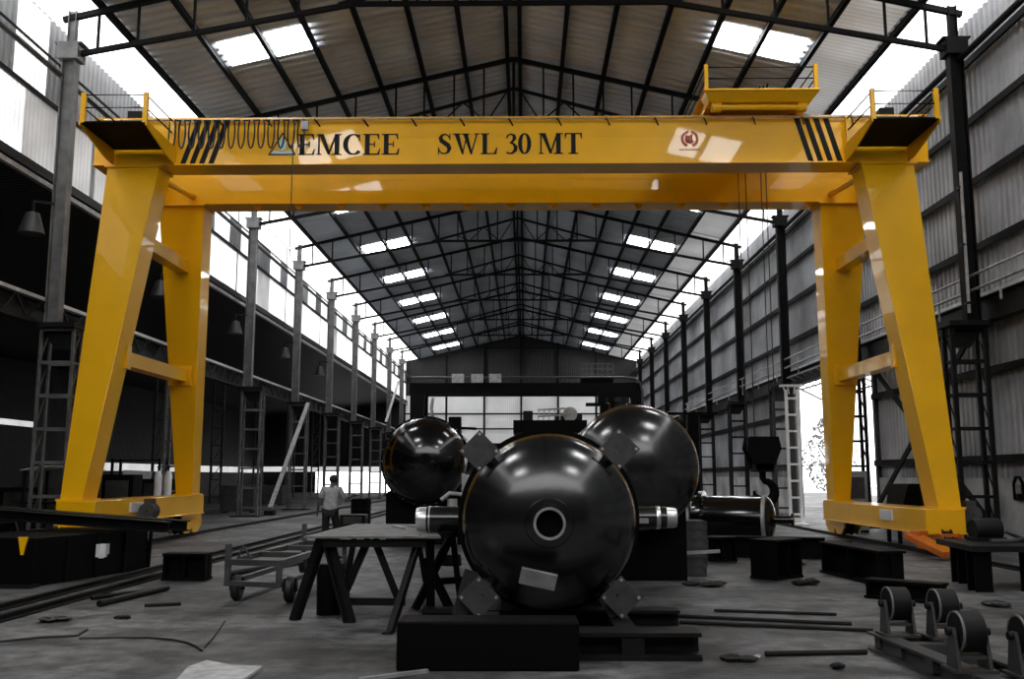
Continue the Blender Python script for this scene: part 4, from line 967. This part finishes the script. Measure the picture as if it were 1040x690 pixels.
for a, c in (((-.2, 0), (.2, 0)), ((.2, 0), (.2, .36)), ((-.2, 0), (-.2, .36)), ((-.2, .36), (-.08, .5)), ((.2, .36), (.08, .5)), ((-.08, .5), (.08, .5))): b.bar((11.5, y + a[0], z + a[1]), (11.5, y + c[0], z + c[1]), .05)
b.build('frame', 'black', t, smooth=False)
b = MB(); b.box(11.48, 11.53, y - .1, y + .1, z + .14, z + .34); b.build('white_panel', 'steel_light', t, smooth=False)
b = MB(); b.box(11.47, 11.53, y - .12, y + .05, z + .02, z + .13); b.build('latch_box', 'black', t, smooth=False)
t = thing('conduit', 'pale vertical conduit on the first right column', 'conduit', (10.75, 22.35, 4.5))
b = MB(); b.tube([(10.78, 22.45, 5.4), (10.78, 22.42, 8.8)], .04, 8); b.build('pipe', 'steel_light', t)
b = MB()
for z in (5.6, 7, 8.4): b.box(10.72, 10.84, 22.4, 22.6, z, z + .06)
b.build('clip', 'steel_dark', t, smooth=False)
t = thing('door_canopy', 'pale lattice canopy frame over the bright side door', 'canopy', (11.2, 36, 5.0))
b = MB()
for y in (33.5, 40): b.bar((11.0, y, 5.55), (12.6, y, 4.75), .06)
for f in (0, .5, 1): b.bar((11.0 + 1.6 * f, 33.5, 5.55 - .8 * f), (11.0 + 1.6 * f, 40, 5.55 - .8 * f), .05)
for i in range(8): b.bar((11.0, 33.5 + i * .9, 5.55), (12.6, 33.5 + (i + 1) * .8, 4.75), .035)
b.build('lattice', 'steel_light', t, smooth=False)
# tree outside the door
t = thing('yard_tree', 'pale washed-out tree outside the side door', 'tree', (16.2, 51, 0))
b = MB(); b.tube([(16.2, 51, 0), (16.25, 51, 1.2), (16.1, 51, 2.4)], [.12, .1, .05], 8)
for a in range(6): b.tube([(16.2, 51, 1.0 + a * .25), (16.2 + math.cos(a * 1.9) * .9, 51 + math.sin(a * 1.9) * .9, 1.9 + a * .4)], [.05, .015], 6)
b.build('trunk', 'timber', t)
b = MB()
for i in range(900):
    a, r, z = R.uniform(0, 2 * PI), R.random() ** .5 * 1.7, R.uniform(.9, 4.6); r *= (1 - abs(z - 2.6) / 2.6); q = V((16.2 + r * math.cos(a), 51 + r * math.sin(a), z)); sz = R.uniform(.07, .15)
    u = V((R.gauss(0, 1), R.gauss(0, 1), R.gauss(0, 1))).normalized(); w = u.cross(V((R.gauss(0, 1), R.gauss(0, 1), R.gauss(0, 1)))).normalized()
    b.add([q - u * sz, q + w * sz * .6, q + u * sz, q - w * sz * .6], [(0, 1, 2, 3)])
b.build('foliage', 'leaf', t, smooth=False)

# ------------------------------------------------------------------ middle distance: dark gantry, manipulators
t = thing('gantry_crane', 'distant dark gantry crane spanning the far end of the hall', 'crane', (.4, 73, 0))
for y in (72.2, 74.4):
    b = MB(); b.box(-8.3, 9.1, y, y + .6, 7.75, 8.55); b.build('girder', 'black', t, smooth=False)
for x in (-7.7, 8.6):
    for y0_, y1_ in ((72.5, 71.2), (74.7, 75.8)):
        b = MB(); b.hexa([(x - .35, y1_ - .3, 0), (x + .35, y1_ - .3, 0), (x + .35, y1_ + .3, 0), (x - .35, y1_ + .3, 0), (x - .55, y0_ - .3, 7.75), (x + .55, y0_ - .3, 7.75), (x + .55, y0_ + .3, 7.75), (x - .55, y0_ + .3, 7.75)]); b.build('leg', 'black', t, smooth=False)
    b = MB(); b.box(x - .4, x + .4, 70.6, 76.4, .1, .7); b.build('end_carriage', 'black', t, smooth=False)
pts = [(-8.2, 72.0, 8.95), (7.9, 72.0, 8.95), (8.6, 72.0, 8.85), (9.0, 72.0, 8.5), (9.15, 72.0, 7.9), (9.15, 72, 6.2)]
b = MB(); b.tube(pts, .09, 10); b.build('pipe_rail', 'steel_mid', t)
for x in (-4.65, -3.2, -1.85):
    b = MB(); b.box(x - .45, x + .45, 71.88, 71.98, 8.55, 9.2); b.build('sign_panel', 'steel_light', t, smooth=False)
b = MB(); b.tube([(-6.5, 71.9, 7.4), (-6.6, 71.9, 6.6), (-6.5, 71.9, 5.8), (-6.65, 71.9, 5.4)], .12, 8); o = b.build('cable_duct', 'steel_light', t)
b = MB(); b.box(5.8, 8.6, 71.9, 72.3, 6.8, 7.8); b.build('cabin', 'black', t, smooth=False)
t = thing('hoist_trolley', 'pale lattice trolley on top of the distant dark gantry', 'trolley', (5.8, 73.4, 8.56))
b = MB(); b.box(4.6, 7.0, 72.2, 75, 8.56, 9.0); b.build('trolley_frame', 'black', t, smooth=False)
b = MB()
for z in (9.2, 9.6, 10.0): b.bar((4.6, 72.2, z), (7.0, 72.2, z), .06)
for i in range(7): b.bar((4.6 + i * .4, 72.2, 9.0), (4.6 + i * .4, 72.2, 10.0), .06)
b.build('railing', 'steel_mid', t, smooth=False)

def stand(name, x, y, zt, lab, parts):
    t = thing(name, lab, 'stand', (x, y, 0))
    b = MB(); b.bar((x, y, .1), (x, y, zt), .3, .3, (0, 1, 0)); b.build('mast', 'black', t, smooth=False)
    b = MB(); b.box(x - .8, x + .8, y - .8, y + .8, 0, .12); b.build('base', 'black', t, smooth=False)
    parts(t); return t
def pf(t):
    b = MB(); b.box(.0, 2.25, 29.5, 31.5, 2.92, 3.30); b.build('platform', 'black', t, smooth=False)
    b = MB()
    for z in (3.42, 3.62): b.tube([(.75, 29.7, z), (1.6, 29.7, z + .05)], .03, 6)
    for i in range(6): b.bar((.75 + i * .17, 29.7, 3.3), (.8 + i * .16, 29.7, 3.66), .03)
    b.lathe([(.02, -.05), (.22, -.05), (.22, .05), (.02, .05)], (1.75, 29.8, 3.5), (0, 1, 0), 20); b.build('wire_feeder', 'steel_light', t)
    b = MB(); b.box(.3, .6, 29.8, 30.2, 3.3, 3.6); b.box(1.3, 2.15, 30.2, 30.8, 3.3, 3.55); b.build('control_box', 'steel_dark', t, smooth=False)
stand('boom_manipulator', 1.1, 30.5, 2.95, 'dark raised welding platform with a pale wire feeder, behind the nearest vessel', pf)
def p2(t):
    b = MB(); b.box(-2.0, -1.62, 29.8, 30.2, 2.85, 3.42); b.bar((-1.9, 30, 3.1), (-1.15, 30, 3.06), .08); b.build('control_head', 'black', t, smooth=False)
stand('boom_manipulator', -1.9, 30.4, 3.1, 'dark mast with a control head above the shiny left vessel', p2)
def p3(t):
    b = MB(); b.bar((4.4, 28.4, 3.42), (6.0, 28.4, 3.42), .12, .08); b.build('boom', 'black', t, smooth=False)
    b = MB(); b.bar((5.15, 28.4, 3.46), (5.15, 28.4, 3.75), .07); b.build('pin', 'steel_light', t, smooth=False)
stand('jib_stand', 5.25, 28.4, 3.4, 'dark T-shaped jib stand right of the big rear vessel', p3)
def p4(t):
    b = MB(); b.bar((2.5, 34, 4.1), (4.2, 34, 4.1), .12, .12); b.box(3.0, 3.5, 33.8, 34.2, 3.6, 4.1); b.build('head_bar', 'black', t, smooth=False)
stand('jib_stand', 3.25, 34.0, 4.0, 'dark T-shaped stand peeping over the top of the big rear vessel', p4)

# ------------------------------------------------------------------ the man
def skin(name, verts, edges, rad, m, parent=None, sub=2, org=None, root=0):
    o3 = ORG[parent.name] if parent is not None else V(org)
    me = bpy.data.meshes.new(name); me.from_pydata([V(p) - o3 for p in verts], edges, [])
    o = bpy.data.objects.new(name, me); C.objects.link(o)
    o.modifiers.new('skin', 'SKIN'); sv = me.skin_vertices[0].data if me.skin_vertices else None
    if sv is None:
        import bmesh
        bm = bmesh.new(); bm.from_mesh(me); bm.verts.layers.skin.verify(); bm.to_mesh(me); bm.free(); sv = me.skin_vertices[0].data
    for i, r in enumerate(rad):
        sv[i].radius = r if isinstance(r, tuple) else (r, r); sv[i].use_root = (i == root)
    o.modifiers['skin'].use_smooth_shade = True
    s = o.modifiers.new('sub', 'SUBSURF'); s.levels = sub; s.render_levels = sub
    me.materials.append(M[m]); ORG[o.name] = o3
    if parent is not None: o.parent = parent
    else: o.location = o3
    return o
bx, by = -4.15, 22.6
def w(x, y, z): return (bx + x, by + y, z * .97)
J = [w(0, 0, .88), w(0, .02, 1.08), w(.01, .05, 1.28), w(.02, .09, 1.41), w(.03, .13, 1.49), w(.035, .15, 1.57),   # 0-5 spine, neck, head
     w(-.17, .05, 1.33), w(-.26, .02, 1.08), w(-.31, .10, .86), w(-.32, .13, .79),                                    # 6-9 left arm
     w(.19, .07, 1.33), w(.28, .13, 1.12), w(.40, .33, 1.16), w(.44, .40, 1.18),                                       # 10-13 right arm
     w(-.09, 0, .84), w(-.11, .04, .46), w(-.11, -.02, .09), w(-.12, .14, .035),                                       # 14-17
     w(.09, .0, .84), w(.13, .14, .46), w(.15, .10, .09), w(.16, .26, .035)]                                           # 18-21
Ed = [(0, 1), (1, 2), (2, 3), (3, 4), (4, 5), (2, 6), (6, 7), (7, 8), (8, 9), (2, 10), (10, 11), (11, 12), (12, 13), (0, 14), (14, 15), (15, 16), (16, 17), (0, 18), (18, 19), (19, 20), (20, 21)]
rad = [(.13, .10), (.13, .09), (.13, .095), .055, (.075, .085), (.08, .095), .06, .045, .034, (.04, .02), .06, .045, .034, (.02, .04), .085, .055, .04, (.04, .03), .085, .055, .04, (.04, .03)]
for base, d, sd in ((9, V((-.02, .05, -.09)), V((.0, .9, .25))), (13, V((.07, .07, .0)), V((.2, -.1, 1)))):
    p = V(J[base]); d = d.normalized(); sd = (sd - d * sd.dot(d)).normalized()
    for k, L_ in enumerate((.062, .072, .07, .055)):
        o_ = (1.5 - k) * .02; i = len(J)
        J += [tuple(p + sd * o_ + d * .03), tuple(p + sd * o_ * 1.1 + d * (.03 + L_ * .6)), tuple(p + sd * o_ + d * (.03 + L_) + V((0, .015, -.012)))]
        Ed += [(base, i), (i, i + 1), (i + 1, i + 2)]; rad += [.010, .009, .008]
    i = len(J); J += [tuple(p + sd * .04 + d * .0), tuple(p + sd * .06 + d * .04)]; Ed += [(base, i), (i, i + 1)]; rad += [.012, .01]
i = len(J); J += [w(.06, .27, 1.545)]; Ed += [(5, i)]; rad += [.016]      # nose
man = skin('person', J, Ed, rad, 'skin', org=(bx, by, 0))
tag(man, 'person in a pale loose shirt and dark trousers walking away, right arm raised forward', 'person')
skin('shirt', [w(0, .0, .76), w(0, .01, 1.0), w(0, .04, 1.2), w(.01, .06, 1.34), w(-.17, .05, 1.34), w(-.25, .02, 1.12), w(.19, .07, 1.34), w(.27, .13, 1.14), w(.33, .22, 1.15)],
     [(0, 1), (1, 2), (2, 3), (3, 4), (4, 5), (3, 6), (6, 7), (7, 8)], [(.20, .15), (.185, .14), (.175, .13), (.12, .10), .085, .075, .085, .075, .065], 'shirt', man)
skin('trousers', [w(0, 0, .86), w(-.09, 0, .80), w(-.11, .04, .46), w(-.11, -.01, .10), w(.09, 0, .80), w(.13, .14, .46), w(.15, .11, .10)],
     [(0, 1), (1, 2), (2, 3), (0, 4), (4, 5), (5, 6)], [(.16, .13), .115, .09, .075, .115, .09, .075], 'cloth_dark', man)
b = MB(); b.ball(w(.035, .12, 1.585), .108, (.95, 1.0, .95), 20, 12)
for p in b.v:
    if p.y > by + .19 and p.z < 1.6: p.y = by + .15
b.build('hair', 'hair', man)
for fx, fy in ((-.12, .05), (.16, .17)):
    b = MB(); b.ball(w(fx, fy, .045), .06, (.85, 2.1, .8), 14, 8)
    for p in b.v: p.z = max(p.z, .002)
    b.build('shoe', 'black', man)

# ------------------------------------------------------------------ light: overcast daylight through the openings
wld = bpy.data.worlds.new('daylight'); bpy.context.scene.world = wld; wld.use_nodes = True
bg = wld.node_tree.nodes['Background']; bg.inputs['Color'].default_value = (1, 1, 1, 1); bg.inputs['Strength'].default_value = 3.2
vs = bpy.context.scene.view_settings; vs.view_transform = 'Standard'; vs.look = 'None'; vs.exposure = 0; vs.gamma = 1; vs.use_curve_mapping = False
bpy.context.scene.display_settings.display_device = 'sRGB'
cy = bpy.context.scene.cycles if hasattr(bpy.context.scene, 'cycles') else None
if cy: cy.max_bounces = 8; cy.diffuse_bounces = 4; cy.sample_clamp_indirect = 6
